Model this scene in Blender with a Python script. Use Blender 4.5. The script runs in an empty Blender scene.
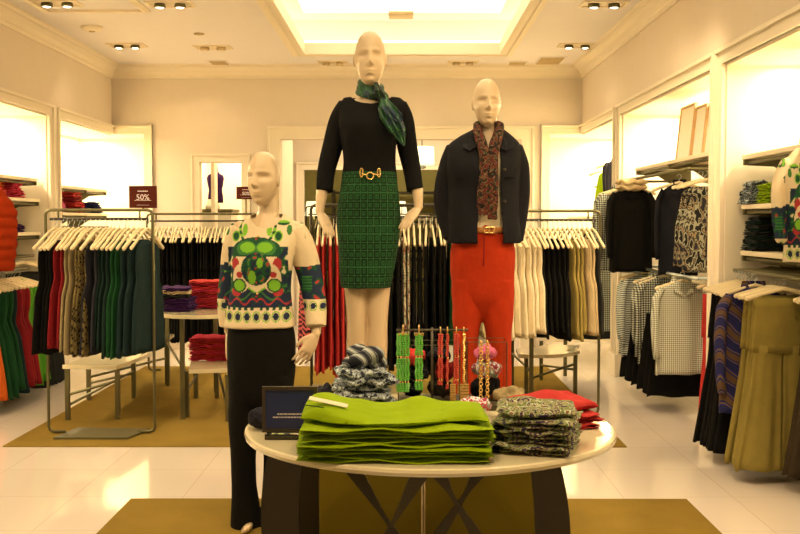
import bpy, bmesh, math, random
from mathutils import Vector, Matrix, Euler, noise
random.seed(7)
PI = math.pi
scene = bpy.context.scene
COL = scene.collection
F = 1000.0
EYE = 1.5
ROT = Euler((PI/2 - math.atan(45/1000), 0, 0.003), 'XYZ').to_matrix()

def at(px, py, Y=None, X=None, Z=None):
    """point of the place seen at a spot of the photograph, on a plane of known depth, side or height"""
    d = ROT @ Vector(((px-400)/F, (267-py)/F, -1.0))
    if Y is not None: t = Y/d.y
    elif X is not None: t = X/d.x
    else: t = (Z-EYE)/d.z
    return Vector((d.x*t, d.y*t, EYE + d.z*t))

# ------------------------------------------------------------------ materials
def lin(c): 
    c /= 255.0
    return c/12.92 if c <= .04045 else ((c+.055)/1.055)**2.4
WARM = (1.08, .80, .42)
def tc(r, g, b, k=1.0):
    return tuple(min(.92, k*lin(v)/w) for v, w in zip((r, g, b), WARM)) + (1.0,)
def new_mat(name):
    m = bpy.data.materials.new(name); m.use_nodes = True
    nt = m.node_tree; b = nt.nodes['Principled BSDF']
    return m, nt, b
def N(nt, t, **kw):
    n = nt.nodes.new(t)
    for k, v in kw.items():
        if k.startswith('i_'): n.inputs[k[2:].replace('_', ' ')].default_value = v
        else: setattr(n, k, v)
    return n
def bump(nt, b, height, strength=.3, dist=.01):
    n = N(nt, 'ShaderNodeBump'); n.inputs['Strength'].default_value = strength; n.inputs['Distance'].default_value = dist
    nt.links.new(height, n.inputs['Height']); nt.links.new(n.outputs[0], b.inputs['Normal'])
def plain(name, col, rough=.6, metal=0, spec=.5, coat=0, var=0, vscale=8, bmp=0, bscale=60):
    m, nt, b = new_mat(name)
    b.inputs['Base Color'].default_value = col; b.inputs['Roughness'].default_value = rough
    b.inputs['Metallic'].default_value = metal; b.inputs['Specular IOR Level'].default_value = spec
    b.inputs['Coat Weight'].default_value = coat
    co = N(nt, 'ShaderNodeTexCoord')
    nz = N(nt, 'ShaderNodeTexNoise', i_Scale=vscale, i_Detail=4.0); nt.links.new(co.outputs['Object'], nz.inputs['Vector'])
    if var:
        mx = N(nt, 'ShaderNodeMix', data_type='RGBA')
        mx.inputs[6].default_value = tuple(c*(1-var) for c in col[:3])+(1,)
        mx.inputs[7].default_value = tuple(min(1, c*(1+var)) for c in col[:3])+(1,)
        nt.links.new(nz.outputs[0], mx.inputs[0]); nt.links.new(mx.outputs[2], b.inputs['Base Color'])
    if bmp:
        n2 = N(nt, 'ShaderNodeTexNoise', i_Scale=bscale, i_Detail=3.0); nt.links.new(co.outputs['Object'], n2.inputs['Vector'])
        bump(nt, b, n2.outputs[0], bmp)
    return m
def cloth(name, col, var=.25, rough=.9, bscale=35, bmp=.35, spec=.15):
    return plain(name, col, rough=rough, spec=spec, var=var, vscale=14, bmp=bmp, bscale=bscale)
def ramp_mat(name, stops, tex='noise', scale=20, rough=.85, vec=(1,1,1), detail=2.0, const=True, distort=0, direction='X'):
    m, nt, b = new_mat(name); b.inputs['Roughness'].default_value = rough; b.inputs['Specular IOR Level'].default_value = .15
    co = N(nt, 'ShaderNodeTexCoord'); mp = N(nt, 'ShaderNodeMapping'); mp.inputs['Scale'].default_value = vec
    nt.links.new(co.outputs['Object'], mp.inputs[0])
    if tex == 'noise':
        t = N(nt, 'ShaderNodeTexNoise', i_Scale=scale, i_Detail=detail); out = t.outputs[0]; t.inputs['Distortion'].default_value = distort
    elif tex == 'voronoi':
        t = N(nt, 'ShaderNodeTexVoronoi', i_Scale=scale); out = t.outputs['Color']
    elif tex == 'cells':
        t = N(nt, 'ShaderNodeTexVoronoi', i_Scale=scale); out = t.outputs['Distance']
    elif tex == 'wave':
        t = N(nt, 'ShaderNodeTexWave', i_Scale=scale, bands_direction=direction); t.inputs['Distortion'].default_value = distort
        t.inputs['Detail'].default_value = detail; out = t.outputs['Fac' if 'Fac' in t.outputs else 1]
    nt.links.new(mp.outputs[0], t.inputs['Vector'])
    r = N(nt, 'ShaderNodeValToRGB'); cr = r.color_ramp; cr.interpolation = 'CONSTANT' if const else 'LINEAR'
    while len(cr.elements) < len(stops): cr.elements.new(.5)
    for e, (p, c) in zip(cr.elements, stops): e.position = p; e.color = c
    nt.links.new(out, r.inputs[0]); nt.links.new(r.outputs[0], b.inputs['Base Color'])
    n2 = N(nt, 'ShaderNodeTexNoise', i_Scale=40.0); nt.links.new(co.outputs['Object'], n2.inputs['Vector']); bump(nt, b, n2.outputs[0], .3)
    return m
def plaid(name, c1, c2, c3, s=90.0, rough=.9, axes='XZ'):
    m, nt, b = new_mat(name); b.inputs['Roughness'].default_value = rough; b.inputs['Specular IOR Level'].default_value = .1
    co = N(nt, 'ShaderNodeTexCoord'); outs = []
    for ax in axes:
        w = N(nt, 'ShaderNodeTexWave', i_Scale=s/20, bands_direction=ax, wave_profile='SIN'); nt.links.new(co.outputs['Object'], w.inputs[0])
        g = N(nt, 'ShaderNodeMath', operation='GREATER_THAN'); g.inputs[1].default_value = .5; nt.links.new(w.outputs[1], g.inputs[0]); outs.append(g)
    if len(outs) == 1: fac = outs[0].outputs[0]
    else:
        a = N(nt, 'ShaderNodeMath', operation='ADD'); nt.links.new(outs[0].outputs[0], a.inputs[0]); nt.links.new(outs[1].outputs[0], a.inputs[1])
        h = N(nt, 'ShaderNodeMath', operation='MULTIPLY'); h.inputs[1].default_value = .5; nt.links.new(a.outputs[0], h.inputs[0]); fac = h.outputs[0]
    r = N(nt, 'ShaderNodeValToRGB'); cr = r.color_ramp; cr.elements.new(.5)
    for e, (p, c) in zip(cr.elements, ((0, c1), (.5, c2), (1, c3))): e.position = p; e.color = c
    nt.links.new(fac, r.inputs[0]); nt.links.new(r.outputs[0], b.inputs['Base Color'])
    return m
def painted(name, rough=.85, spec=.2, coat=0, bmp=.25):
    m, nt, b = new_mat(name); b.inputs['Roughness'].default_value = rough; b.inputs['Specular IOR Level'].default_value = spec
    b.inputs['Coat Weight'].default_value = coat
    a = N(nt, 'ShaderNodeVertexColor', layer_name='Col'); nt.links.new(a.outputs[0], b.inputs['Base Color'])
    co = N(nt, 'ShaderNodeTexCoord'); n2 = N(nt, 'ShaderNodeTexNoise', i_Scale=45.0); nt.links.new(co.outputs['Object'], n2.inputs['Vector']); bump(nt, b, n2.outputs[0], bmp)
    return m
def emit(name, col, s):
    m, nt, b = new_mat(name); b.inputs['Base Color'].default_value = (.8, .8, .8, 1)
    b.inputs['Emission Color'].default_value = col; b.inputs['Emission Strength'].default_value = s
    return m

M = {}
M['wall'] = plain('wall_paint', tc(236, 196, 134), .85, var=.03, bmp=.05, bscale=200)
M['trim'] = plain('trim_white', (.88, .80, .64, 1), .5, var=.02)
M['alcove'] = plain('alcove_white', (.86, .80, .64, 1), .7, var=.02)
M['ceil'] = plain('ceiling_paint', tc(248, 214, 160), .9, var=.02)
M['metal'] = plain('bronze_metal', tc(110, 92, 45), .4, metal=.7, var=.1)
M['darkmetal'] = plain('dark_metal', tc(70, 55, 28), .45, metal=.5)
M['shelf'] = plain('shelf_laminate', (.86, .76, .56, 1), .4)
M['bracket'] = plain('bracket_olive', tc(100, 82, 36), .5, metal=.3)
M['hanger'] = plain('hanger_maple', (.82, .70, .44, 1), .45, var=.05)
M['hook'] = plain('hook_steel', tc(190, 175, 130), .3, metal=.9)
M['body'] = plain('mannequin_gloss', (.62, .485, .31, 1), .32, spec=.4, coat=.25)
M['black'] = cloth('cloth_black', tc(15, 11, 5), .3)
M['blackfine'] = cloth('knit_black', tc(15, 12, 7), .2, bscale=70, bmp=.15)
M['olivebox'] = plain('plinth_olive', tc(104, 78, 6), .35, var=.08, vscale=2)
M['tabletop'] = plain('tabletop_lacquer', (.86, .78, .52, 1), .14, coat=.7)
M['strap'] = plain('bronze_strap', tc(72, 56, 26), .35, metal=.4, var=.2, vscale=5)
M['gold'] = plain('gold', (.9, .62, .22, 1), .25, metal=1)
M['glass'] = None
m, nt, b = new_mat('clear_acrylic'); b.inputs['Base Color'].default_value = (.95, .97, .95, 1); b.inputs['Roughness'].default_value = .03
b.inputs['Transmission Weight'].default_value = 1.0; b.inputs['IOR'].default_value = 1.1; M['glass'] = m
M['lamp'] = emit('lamp_lens', (1, .9, .68, 1), 9)
M['cove'] = emit('cove_glow', (1, .74, .42, 1), 2.4)
M['shade'] = emit('lamp_shade', (1, .84, .5, 1), 1.3)

# floor with large polished tiles
m, nt, b = new_mat('floor_tile'); co = N(nt, 'ShaderNodeTexCoord'); br = N(nt, 'ShaderNodeTexBrick', i_Scale=1.0)
br.offset = 0; br.inputs['Brick Width'].default_value = .6; br.inputs['Row Height'].default_value = .6; br.inputs['Mortar Size'].default_value = .003
br.inputs['Color1'].default_value = tc(244, 205, 148); br.inputs['Color2'].default_value = tc(240, 201, 143); br.inputs['Mortar'].default_value = tc(222, 182, 126)
nt.links.new(co.outputs['Object'], br.inputs[0]); nt.links.new(br.outputs[0], b.inputs['Base Color'])
b.inputs['Roughness'].default_value = .1; b.inputs['Coat Weight'].default_value = .4; b.inputs['Coat Roughness'].default_value = .05
M['floor'] = m
M['carpet'] = plain('carpet_tan', tc(142, 103, 32), .95, spec=.05, var=.22, vscale=3.5, bmp=.6, bscale=240)

# cloth colours
def cl(key, r, g, b, **k): M[key] = cloth('cloth_'+key, tc(r, g, b), **k)
cl('red', 128, 22, 18); cl('coral', 185, 46, 30, var=.15); cl('pinkred', 205, 48, 52, var=.15); cl('orange', 205, 84, 18); cl('lime', 144, 152, 1, var=.12)
cl('green', 26, 62, 22); cl('dgreen', 24, 38, 22); cl('teal', 28, 40, 28); cl('slate', 42, 36, 30); cl('navy', 28, 24, 20); cl('purple', 62, 26, 52)
M['stone'] = cloth('cloth_stone', (.27, .215, .11, 1)); M['cream'] = cloth('cloth_cream', (.80, .70, .48, 1), var=.08); cl('olive', 140, 110, 38, var=.12); cl('charcoal', 46, 40, 26); M['beige'] = cloth('cloth_beige', (.56, .44, .25, 1))
cl('brown', 62, 44, 20); cl('pink', 205, 90, 90); cl('leafgreen', 84, 134, 24); cl('mustard', 160, 124, 48); cl('blue', 36, 36, 62)
K = lambda *a: tc(*a)
M['leopard'] = ramp_mat('cloth_leopard', [(0, K(24,18,8)), (.36, K(96,72,28)), (.5, K(120,92,40))], 'cells', 45)
M['jungle'] = ramp_mat('cloth_jungle', [(0, K(34,28,18)), (.40, K(160,140,90)), (.48, K(60,54,34)), (.54, K(150,116,66)), (.60, K(44,40,34))], 'noise', 26, detail=1, vec=(1,1,.6))
M['tribal'] = ramp_mat('cloth_tribal', [(0, K(40,36,56)), (.3, K(44,44,78)), (.42, K(118,66,30)), (.50, K(108,86,40)), (.60, K(42,38,62)), (.8, K(100,66,34))], 'wave', 4.5, distort=2.5, detail=1, direction='DIAGONAL')
M['swirl'] = ramp_mat('cloth_swirl', [(0, K(50,46,42)), (.33, K(140,122,56)), (.42, K(80,92,34)), (.47, K(196,176,112)), (.52, K(128,84,40)), (.57, K(44,38,50)), (.63, K(160,134,66))], 'noise', 13, detail=1, distort=2.6)
M['bwknit'] = ramp_mat('cloth_bw', [(0, K(40,38,34)), (.46, K(168,158,118)), (.52, K(52,50,46)), (.58, K(190,178,134))], 'noise', 60, detail=2, vec=(1, 1, 1.2))
M['zig'] = ramp_mat('cloth_zigzag', [(0, K(30,34,20)), (.40, K(190,70,44)), (.46, K(210,190,120)), (.54, K(60,80,34)), (.60, K(214,180,110))], 'noise', 70, detail=1)
M['stripe'] = plaid('cloth_stripe', K(52,44,26), K(120,105,66), K(222,204,148), 400, axes='Z')
M['houndstooth'] = plaid('cloth_houndstooth', K(48,42,30), K(120,106,70), K(205,188,132), 330)
M['gingham'] = plaid('cloth_gingham', K(130,108,64), K(182,160,106), K(226,208,150), 420)
M['animalred'] = ramp_mat('cloth_red_print', [(0, K(40,18,14)), (.48, K(190,52,40)), (.56, K(44,20,16)), (.62, K(200,80,60))], 'wave', 9, distort=8, detail=2, direction='Z')
M['floral'] = ramp_mat('cloth_floral', [(0, K(170,60,60)), (.42, K(222,196,150)), (.5, K(190,70,64)), (.58, K(150,140,90)), (.66, K(226,204,160))], 'noise', 30, detail=2)
M['paint'] = painted('printed_cloth')
M['silk'] = painted('printed_silk', rough=.5, spec=.4, bmp=.1)
M['signred'] = plain('sign_brown_red', tc(80, 20, 3), .7, spec=.2)
M['lettering'] = plain('lettering_pale', tc(240, 200, 150), .5)
M['signblue'] = plain('screen_blue', tc(34, 40, 58), .3)
M['frameb'] = plain('frame_bronze', tc(62, 42, 16), .4)
M['tag'] = plain('price_tag', (.80, .70, .50, 1), .6)
M['yellowback'] = plain('olive_wall', tc(190, 158, 70), .8, var=.15)
M['white'] = plain('white_gloss', (.82, .8, .7, 1), .5)

# ------------------------------------------------------------------ mesh builder
class MB:
    def __init__(s): s.v = []; s.f = []
    def add(s, vs, fs):
        o = len(s.v); s.v += [Vector(v) for v in vs]; s.f += [tuple(i+o for i in f) for f in fs]; return s
    def box(s, x0, x1, y0, y1, z0, z1):
        v = [(x, y, z) for x in (x0, x1) for y in (y0, y1) for z in (z0, z1)]
        return s.add(v, [(0,1,3,2), (4,6,7,5), (0,4,5,1), (2,3,7,6), (0,2,6,4), (1,5,7,3)])
    def loft(s, rings, cap=True, close=True):
        n = len(rings[0]); vs = [p for r in rings for p in r]; fs = []
        for i in range(len(rings)-1):
            for j in range(n if close else n-1):
                a = i*n+j; b_ = i*n+(j+1) % n
                fs.append((a, b_, b_+n, a+n))
        if cap: fs.append(tuple(range(n))[::-1]); fs.append(tuple((len(rings)-1)*n+j for j in range(n)))
        return s.add(vs, fs)
    def tube(s, pts, r, n=8, up=None, cap=True, round_ends=False):
        pts = [Vector(p) for p in pts]; k = len(pts)
        rad = [r]*k if isinstance(r, (int, float)) or isinstance(r, tuple) else list(r)
        rad = [(q, q) if not isinstance(q, tuple) else q for q in rad]
        tans = [((pts[min(i+1, k-1)]-pts[max(i-1, 0)]).normalized()) for i in range(k)]
        if round_ends:
            d0, d1 = tans[0], tans[-1]; a0, a1 = rad[0], rad[-1]
            pts = [pts[0]-d0*max(a0)*.8, pts[0]-d0*max(a0)*.5] + pts + [pts[-1]+d1*max(a1)*.5, pts[-1]+d1*max(a1)*.8]
            rad = [(a0[0]*.35, a0[1]*.35), (a0[0]*.8, a0[1]*.8)] + rad + [(a1[0]*.8, a1[1]*.8), (a1[0]*.35, a1[1]*.35)]
            tans = [d0, d0]+tans+[d1, d1]; k += 4
        ref = Vector(up) if up else (Vector((0, 1, 0)) if abs(tans[0].z) > .8 else Vector((0, 0, 1)))
        rings = []; x = None
        for i in range(k):
            t = tans[i]
            if x is None: x = ref.cross(t).normalized() if ref.cross(t).length > 1e-6 else Vector((1, 0, 0))
            x = (x - t*x.dot(t)).normalized(); y = t.cross(x)
            rings.append([pts[i]+x*(math.cos(2*PI*j/n)*rad[i][0])+y*(math.sin(2*PI*j/n)*rad[i][1]) for j in range(n)])
        return s.loft(rings, cap)
    def ball(s, c, rx, ry=None, rz=None, nu=12, nv=8):
        ry = ry or rx; rz = rz or rx; c = Vector(c)
        vs = [c+Vector((0, 0, -rz))]; fs = []
        for i in range(1, nv):
            a = -PI/2+PI*i/nv
            for j in range(nu):
                t = 2*PI*j/nu; vs.append(c+Vector((rx*math.cos(a)*math.cos(t), ry*math.cos(a)*math.sin(t), rz*math.sin(a))))
        vs.append(c+Vector((0, 0, rz)))
        for j in range(nu): fs.append((0, 1+(j+1) % nu, 1+j))
        for i in range(nv-2):
            for j in range(nu):
                a = 1+i*nu+j; b_ = 1+i*nu+(j+1) % nu; fs.append((a, b_, b_+nu, a+nu))
        l = len(vs)-1
        for j in range(nu): fs.append((l, 1+(nv-2)*nu+j, 1+(nv-2)*nu+(j+1) % nu))
        return s.add(vs, fs)
    def prism(s, poly, z0, z1):
        n = len(poly); vs = [(p[0], p[1], z0) for p in poly]+[(p[0], p[1], z1) for p in poly]
        fs = [tuple(range(n))[::-1], tuple(range(n, 2*n))]+[(i, (i+1) % n, n+(i+1) % n, n+i) for i in range(n)]
        return s.add(vs, fs)
    def lathe(s, c, prof, n=32):
        return s.loft([[Vector((c[0]+r*math.cos(2*PI*j/n), c[1]+r*math.sin(2*PI*j/n), c[2]+z)) for j in range(n)] for r, z in prof])
    def mesh(s, name, mat, smooth=True, center=None):
        me = bpy.data.meshes.new(name)
        c = Vector(center) if center is not None else Vector()
        me.from_pydata([tuple(v-c) for v in s.v], [], s.f); me.materials.append(mat)
        if smooth: me.polygons.foreach_set('use_smooth', [True]*len(me.polygons))
        bm = bmesh.new(); bm.from_mesh(me); bmesh.ops.recalc_face_normals(bm, faces=bm.faces); bm.to_mesh(me); bm.free()
        me.update(); return me
    def build(s, name, mat, parent=None, smooth=False, recenter=True, bevel=0):
        if recenter:
            lo = [min(v[i] for v in s.v) for i in range(3)]; hi = [max(v[i] for v in s.v) for i in range(3)]
            c = Vector(((lo[0]+hi[0])/2, (lo[1]+hi[1])/2, lo[2]))
        else: c = Vector()
        o = bpy.data.objects.new(name, s.mesh(name, mat, smooth, c)); COL.objects.link(o)
        if parent is not None:
            o.parent = parent; base = Vector()
            q = parent
            while q: base += q.location; q = q.parent
            o.location = c-base if recenter else c
        else: o.location = c
        if bevel:
            bv = o.modifiers.new('bevel', 'BEVEL'); bv.width = bevel; bv.segments = 2; bv.limit_method = 'ANGLE'
        return o

def tag(o, label, cat, group=None, kind=None):
    o['label'] = label; o['category'] = cat
    if group: o['group'] = group
    if kind: o['kind'] = kind
    return o
def struct(o): o['kind'] = 'structure'; return o
def thing(name, loc, label, cat, group=None):
    o = bpy.data.objects.new(name, None); COL.objects.link(o); o.location = loc; o.empty_display_size = .05
    return tag(o, label, cat, group)
def inst(name, me, loc, rz=0, parent=None, rot=None):
    o = bpy.data.objects.new(name, me); COL.objects.link(o); o.location = loc
    o.rotation_euler = rot if rot else (0, 0, rz)
    if parent: o.parent = parent
    return o
NUM = 'first second third fourth fifth sixth seventh eighth ninth tenth eleventh twelfth thirteenth fourteenth fifteenth sixteenth seventeenth eighteenth nineteenth twentieth'.split()
NUM += ['twenty-'+w for w in NUM[:9]]+['thirtieth']+['thirty-'+w for w in NUM[:9]]
ORD = ['topmost'] + [w+' from top' for w in NUM[1:12]]

# ------------------------------------------------------------------ camera
cam = bpy.data.objects.new('camera', bpy.data.cameras.new('camera')); COL.objects.link(cam)
cam.data.sensor_width = 36; cam.data.lens = 45; cam.location = (0, 0, EYE); cam.rotation_euler = ROT.to_euler()
cam.data.clip_start = .05; cam.data.clip_end = 60
scene.camera = cam

# ------------------------------------------------------------------ room shell
XL, XR, YB, ZC = -3.42, 2.10, 11.8, 3.33
DP = .6; ZT = 2.53; Y0R = -1.2
struct(MB().box(-6, 5, Y0R, 19, -.1, 0).build('floor', M['floor'], recenter=False))
# carpets
tag(MB().box(-2.67, 1.49, 6.6, 10.3, .0, .008).build('carpet', M['carpet']), 'large tan carpet under the clothing racks and curved tables', 'carpet')
tag(MB().box(-1.47, 1.53, 2.6, 5.34, .0, .008).build('carpet', M['carpet']), 'tan carpet in the foreground beneath the round display table', 'carpet')
# ceiling with recessed cove
hx0, hx1, hy0, hy1 = -1.06, 1.04, 3.0, 10.84
c = MB()
c.box(XL-.7, hx0, Y0R, YB+.0, ZC, ZC+.09).box(hx1, XR+.7, Y0R, YB, ZC, ZC+.09).box(hx0, hx1, Y0R, hy0, ZC, ZC+.09).box(hx0, hx1, hy1, YB, ZC, ZC+.09)
c.box(hx0-.5, hx1+.5, hy0-.5, hy1+.5, ZC+.42, ZC+.46)
for b4 in ((hx0-.5, hx0-.45, hy0-.5, hy1+.5), (hx1+.45, hx1+.5, hy0-.5, hy1+.5), (hx0-.5, hx1+.5, hy0-.5, hy0-.45), (hx0-.5, hx1+.5, hy1+.45, hy1+.5)): c.box(*b4, ZC+.09, ZC+.42)
struct(c.build('ceiling', M['ceil'], recenter=False))
g = MB()
for b4 in ((hx0-.35, hx0-.2, hy0-.3, hy1+.3), (hx1+.2, hx1+.35, hy0-.3, hy1+.3), (hx0-.3, hx1+.3, hy1+.2, hy1+.35)): g.box(*b4, ZC+.11, ZC+.15)
ob = tag(g.build('cove_light', M['cove'], recenter=False), 'warm glowing light hidden in the recessed ceiling cove', 'light')
g2 = MB().box(hx0+.0, hx1, hy0, hy1, ZC+.41, ZC+.418)
ob = tag(g2.build('recess_ceiling_glow', emit('cove_ceiling_glow', (1, .84, .52, 1), 1.7), recenter=False), 'large bright rectangular recess ceiling, made to glow as if lit from the cove', 'light')  # recess ceiling glows by itself, imitating light from the hidden cove lamps
# moulding round the cove
t = MB()
def frame_rings(x0, x1, y0, y1, prof):
    return [[Vector((x0-d, y0-d, z)), Vector((x1+d, y0-d, z)), Vector((x1+d, y1+d, z)), Vector((x0-d, y1+d, z))] for d, z in prof]
t.loft(frame_rings(hx0, hx1, hy0, hy1, [(-.004, ZC+.094), (-.004, ZC-.03), (.03, ZC-.035), (.035, ZC-.02), (.08, ZC-.02), (.09, ZC-.035), (.14, ZC-.03), (.16, ZC), (.16, ZC+.02)]), cap=False)
struct(t.build('trim_1', M['trim'], recenter=False))
t = MB(); px0 = at(50, 11, Z=ZC); px1 = at(152, 12, Z=ZC)
t.loft(frame_rings(px0.x, px1.x-.06, 5.5, px0.y-.06, [(0, ZC+.01), (0, ZC-.02), (.03, ZC-.025), (.06, ZC-.012), (.06, ZC+.01)]), cap=False)
struct(t.build('trim_2', M['trim'], recenter=False))
# crown moulding
def crown(x0, x1, y1, ys, zc, name, mat):
    prof = [(0, zc-.15), (.015, zc-.15), (.02, zc-.12), (.035, zc-.11), (.05, zc-.07), (.09, zc-.04), (.115, zc-.035), (.12, zc-.01), (.135, zc-.005), (.135, zc+.01)]
    rings = [[Vector((x0+d, ys, z)), Vector((x0+d, y1-d, z)), Vector((x1-d, y1-d, z)), Vector((x1-d, ys, z))] for d, z in prof]
    return struct(MB().loft(rings, cap=False, close=False).build(name, mat, recenter=False))
crown(XL, XR, YB, Y0R, ZC, 'trim_3', M['trim'])
# side walls: header, piers between deep alcoves
piersL = [(Y0R, 3.2), (6.58, 6.84), (9.66, 9.98)]
w = MB().box(XL-DP, XL, Y0R, YB, ZT, ZC)
for a, b_ in piersL: w.box(XL-DP, XL, a, b_, 0, ZT)
struct(w.build('wall_left', M['wall'], recenter=False))
w = MB().box(XR, XR+DP, Y0R, YB, ZT, ZC)
for a, b_ in piersL: w.box(XR, XR+DP, a, b_, 0, ZT)
struct(w.build('wall_right', M['wall'], recenter=False))
# back wall with its openings
def bx(px): return (px-403)/84.75
OPEN = [(XL-.6, bx(145), ZT), (bx(200), bx(242), 2.2), (bx(281), bx(521), 2.47), (bx(549), XR+.6, ZT)]
w = MB(); prev = None
w.box(XL-DP, XR+DP, YB, YB+.14, ZT, ZC)
w.box(OPEN[0][1], OPEN[1][0], YB, YB+.14, 0, ZT); w.box(OPEN[1][0], OPEN[1][1], YB, YB+.14, OPEN[1][2], ZT)
w.box(OPEN[1][1], OPEN[2][0], YB, YB+.14, 0, ZT); w.box(OPEN[2][0], OPEN[2][1], YB, YB+.14, OPEN[2][2], ZT)
w.box(OPEN[2][1], OPEN[3][0], YB, YB+.14, 0, ZT)
struct(w.build('wall_back', M['wall'], recenter=False))
# white alcove linings
def lining(side, name):
    sx = -1 if side == 'left' else 1; X0 = XL if side == 'left' else XR
    m_ = MB(); xo = X0+sx*DP
    m_.box(min(xo, xo+sx*.05), max(xo, xo+sx*.05), 3.2, 12.5, 0, ZT+.02)
    for a, b_ in ((6.58, 6.84), (9.66, 9.98)):
        m_.box(min(X0+sx*.012, xo), max(X0+sx*.012, xo), a-.012, a, 0, ZT); m_.box(min(X0+sx*.012, xo), max(X0+sx*.012, xo), b_, b_+.012, 0, ZT)
    m_.box(min(X0+sx*.012, xo), max(X0+sx*.012, xo), 3.2, YB, ZT-.012, ZT)
    # corner alcove behind the back wall
    xi = OPEN[0][1] if side == 'left' else OPEN[3][0]
    m_.box(min(xi, xo), max(xi, xo), 12.45, 12.5, 0, ZT+.02)
    m_.box(min(xi, xo), max(xi, xo), YB+.14, 12.5, ZT, ZT+.02)
    m_.box(min(xi, xi-sx*.05), max(xi, xi-sx*.05), YB+.14, 12.5, 0, ZT+.02)
    return struct(m_.build(name, M['alcove'], recenter=False))
lining('left', 'wall_alcove_left'); lining('right', 'wall_alcove_right')
# casings
n_trim = 4
def casing_side(X0, sx, ya, yb, has_far=True, has_near=True):
    global n_trim
    m_ = MB(); e = .02
    def strip(y0, y1, z0, z1, e_): m_.box(min(X0, X0+sx*e_), max(X0, X0+sx*e_), y0, y1, z0, z1)
    W = .1
    strip(ya-(W if has_near else 0), yb+(W if has_far else 0), ZT, ZT+W, .02); strip(ya-(W if has_near else 0), yb+(W if has_far else 0), ZT+W-.025, ZT+W, .045); strip(ya, yb, ZT, ZT+.02, .03)
    if has_near: strip(ya-W, ya, 0, ZT, .0195); strip(ya-W, ya-W+.025, 0, ZT+W-.026, .04)
    if has_far: strip(yb, yb+W, 0, ZT, .0195); strip(yb+W-.025, yb+W, 0, ZT+W-.026, .04)
    struct(m_.build('trim_%d' % n_trim, M['trim'], recenter=False)); n_trim += 1
for X0, sx in ((XL, 1), (XR, -1)):
    casing_side(X0, sx, 3.2, 6.58); casing_side(X0, sx, 6.84, 9.66); casing_side(X0, sx, 9.98, YB, has_far=False)
def casing_back(x0, x1, z1, l=True, r=True, W=.1, y=YB):
    global n_trim
    m_ = MB(); xa = x0-(W if l else 0); xb = x1+(W if r else 0)
    m_.box(xa, xb, y-.02, y, z1, z1+W); m_.box(xa, xb, y-.045, y, z1+W-.025, z1+W); m_.box(x0, x1, y-.03, y, z1, z1+.02)
    if l: m_.box(x0-W, x0, y-.0195, y, 0, z1); m_.box(x0-W, x0-W+.025, y-.04, y, 0, z1+W-.026)
    if r: m_.box(x1, x1+W, y-.0195, y, 0, z1); m_.box(x1+W-.025, x1+W, y-.04, y, 0, z1+W-.026)
    struct(m_.build('trim_%d' % n_trim, M['trim'], recenter=False)); n_trim += 1
casing_back(XL, bx(145), ZT, l=False, W=.1); casing_back(bx(200), bx(242), 2.2); casing_back(bx(281), bx(521), 2.47, W=.15); casing_back(bx(549), XR, ZT, r=False)
# pier base blocks
m_ = MB()
for X0, sx in ((XL, 1), (XR, -1)):
    for a, b_ in ((6.58, 6.84), (9.66, 9.98)):
        m_.box(min(X0+sx*.05, X0-sx*.3), max(X0+sx*.05, X0-sx*.3), a-.03, b_+.03, 0, .22)
        m_.box(min(X0, X0-sx*-.017), max(X0, X0-sx*-.017), a+.1, b_-.1, .22, ZT+.1)
struct(m_.build('baseboard_piers', M['trim'], recenter=False))
m_ = MB(); m_.box(OPEN[0][1]+.1, OPEN[1][0]-.1, YB-.02, YB, 0, .2); m_.box(OPEN[1][1]+.1, OPEN[2][0]-.15, YB-.02, YB, 0, .2)
struct(m_.build('baseboard_back', M['trim'], recenter=False))

# display niche beyond the small doorway
m_ = MB(); a0, a1 = OPEN[1][0]-.25, OPEN[1][1]+.35
m_.box(a0, a1, 13.6, 13.65, 0, 2.6).box(a0-.05, a0, YB+.14, 13.65, 0, 2.6).box(a1, a1+.05, YB+.14, 13.65, 0, 2.6).box(a0, a1, YB+.14, 13.65, 2.6, 2.65)
m_.box(bx(206.5), bx(210), YB+.3, YB+.5, 0, 2.45)
struct(m_.build('wall_display_niche', M['alcove'], recenter=False))
# far room beyond the wide portal
m_ = MB(); fx0, fx1, FY = OPEN[2][0]-.35, OPEN[2][1]+.2, 14.6
m_.box(fx0-.05, fx0, YB+.14, FY, 0, 3).box(fx1, fx1+.05, YB+.14, FY, 0, 3).box(fx0, fx1, YB+.14, FY+4, 3, 3.05)
sf = 1000/FY
o0, o1, oz = (304-403)/sf, (516-403)/sf, EYE+(222-170)/sf
m_.box(fx0, o0, FY, FY+.12, 0, 3).box(o1, fx1, FY, FY+.12, 0, 3).box(o0, o1, FY, FY+.12, oz, 3)
struct(m_.build('wall_far_room', M['wall'], recenter=False))
casing_back(o0, o1, oz, W=.11, y=FY)
m_ = MB()
for z0, z1, e_ in ((2.86, 3.0, .12), (2.7, 2.76, .05)): m_.box(fx0, fx1, FY-e_, FY, z0, z1)
struct(m_.build('trim_%d' % n_trim, M['trim'], recenter=False)); n_trim += 1
struct(MB().box(o0-.6, o1+.6, FY+3, FY+3.05, 0, 3).box(o0-.65, o0-.6, FY+.12, FY+3.05, 0, 3).box(o1+.6, o1+.65, FY+.12, FY+3.05, 0, 3).build('wall_farthest', M['yellowback'], recenter=False))

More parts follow.
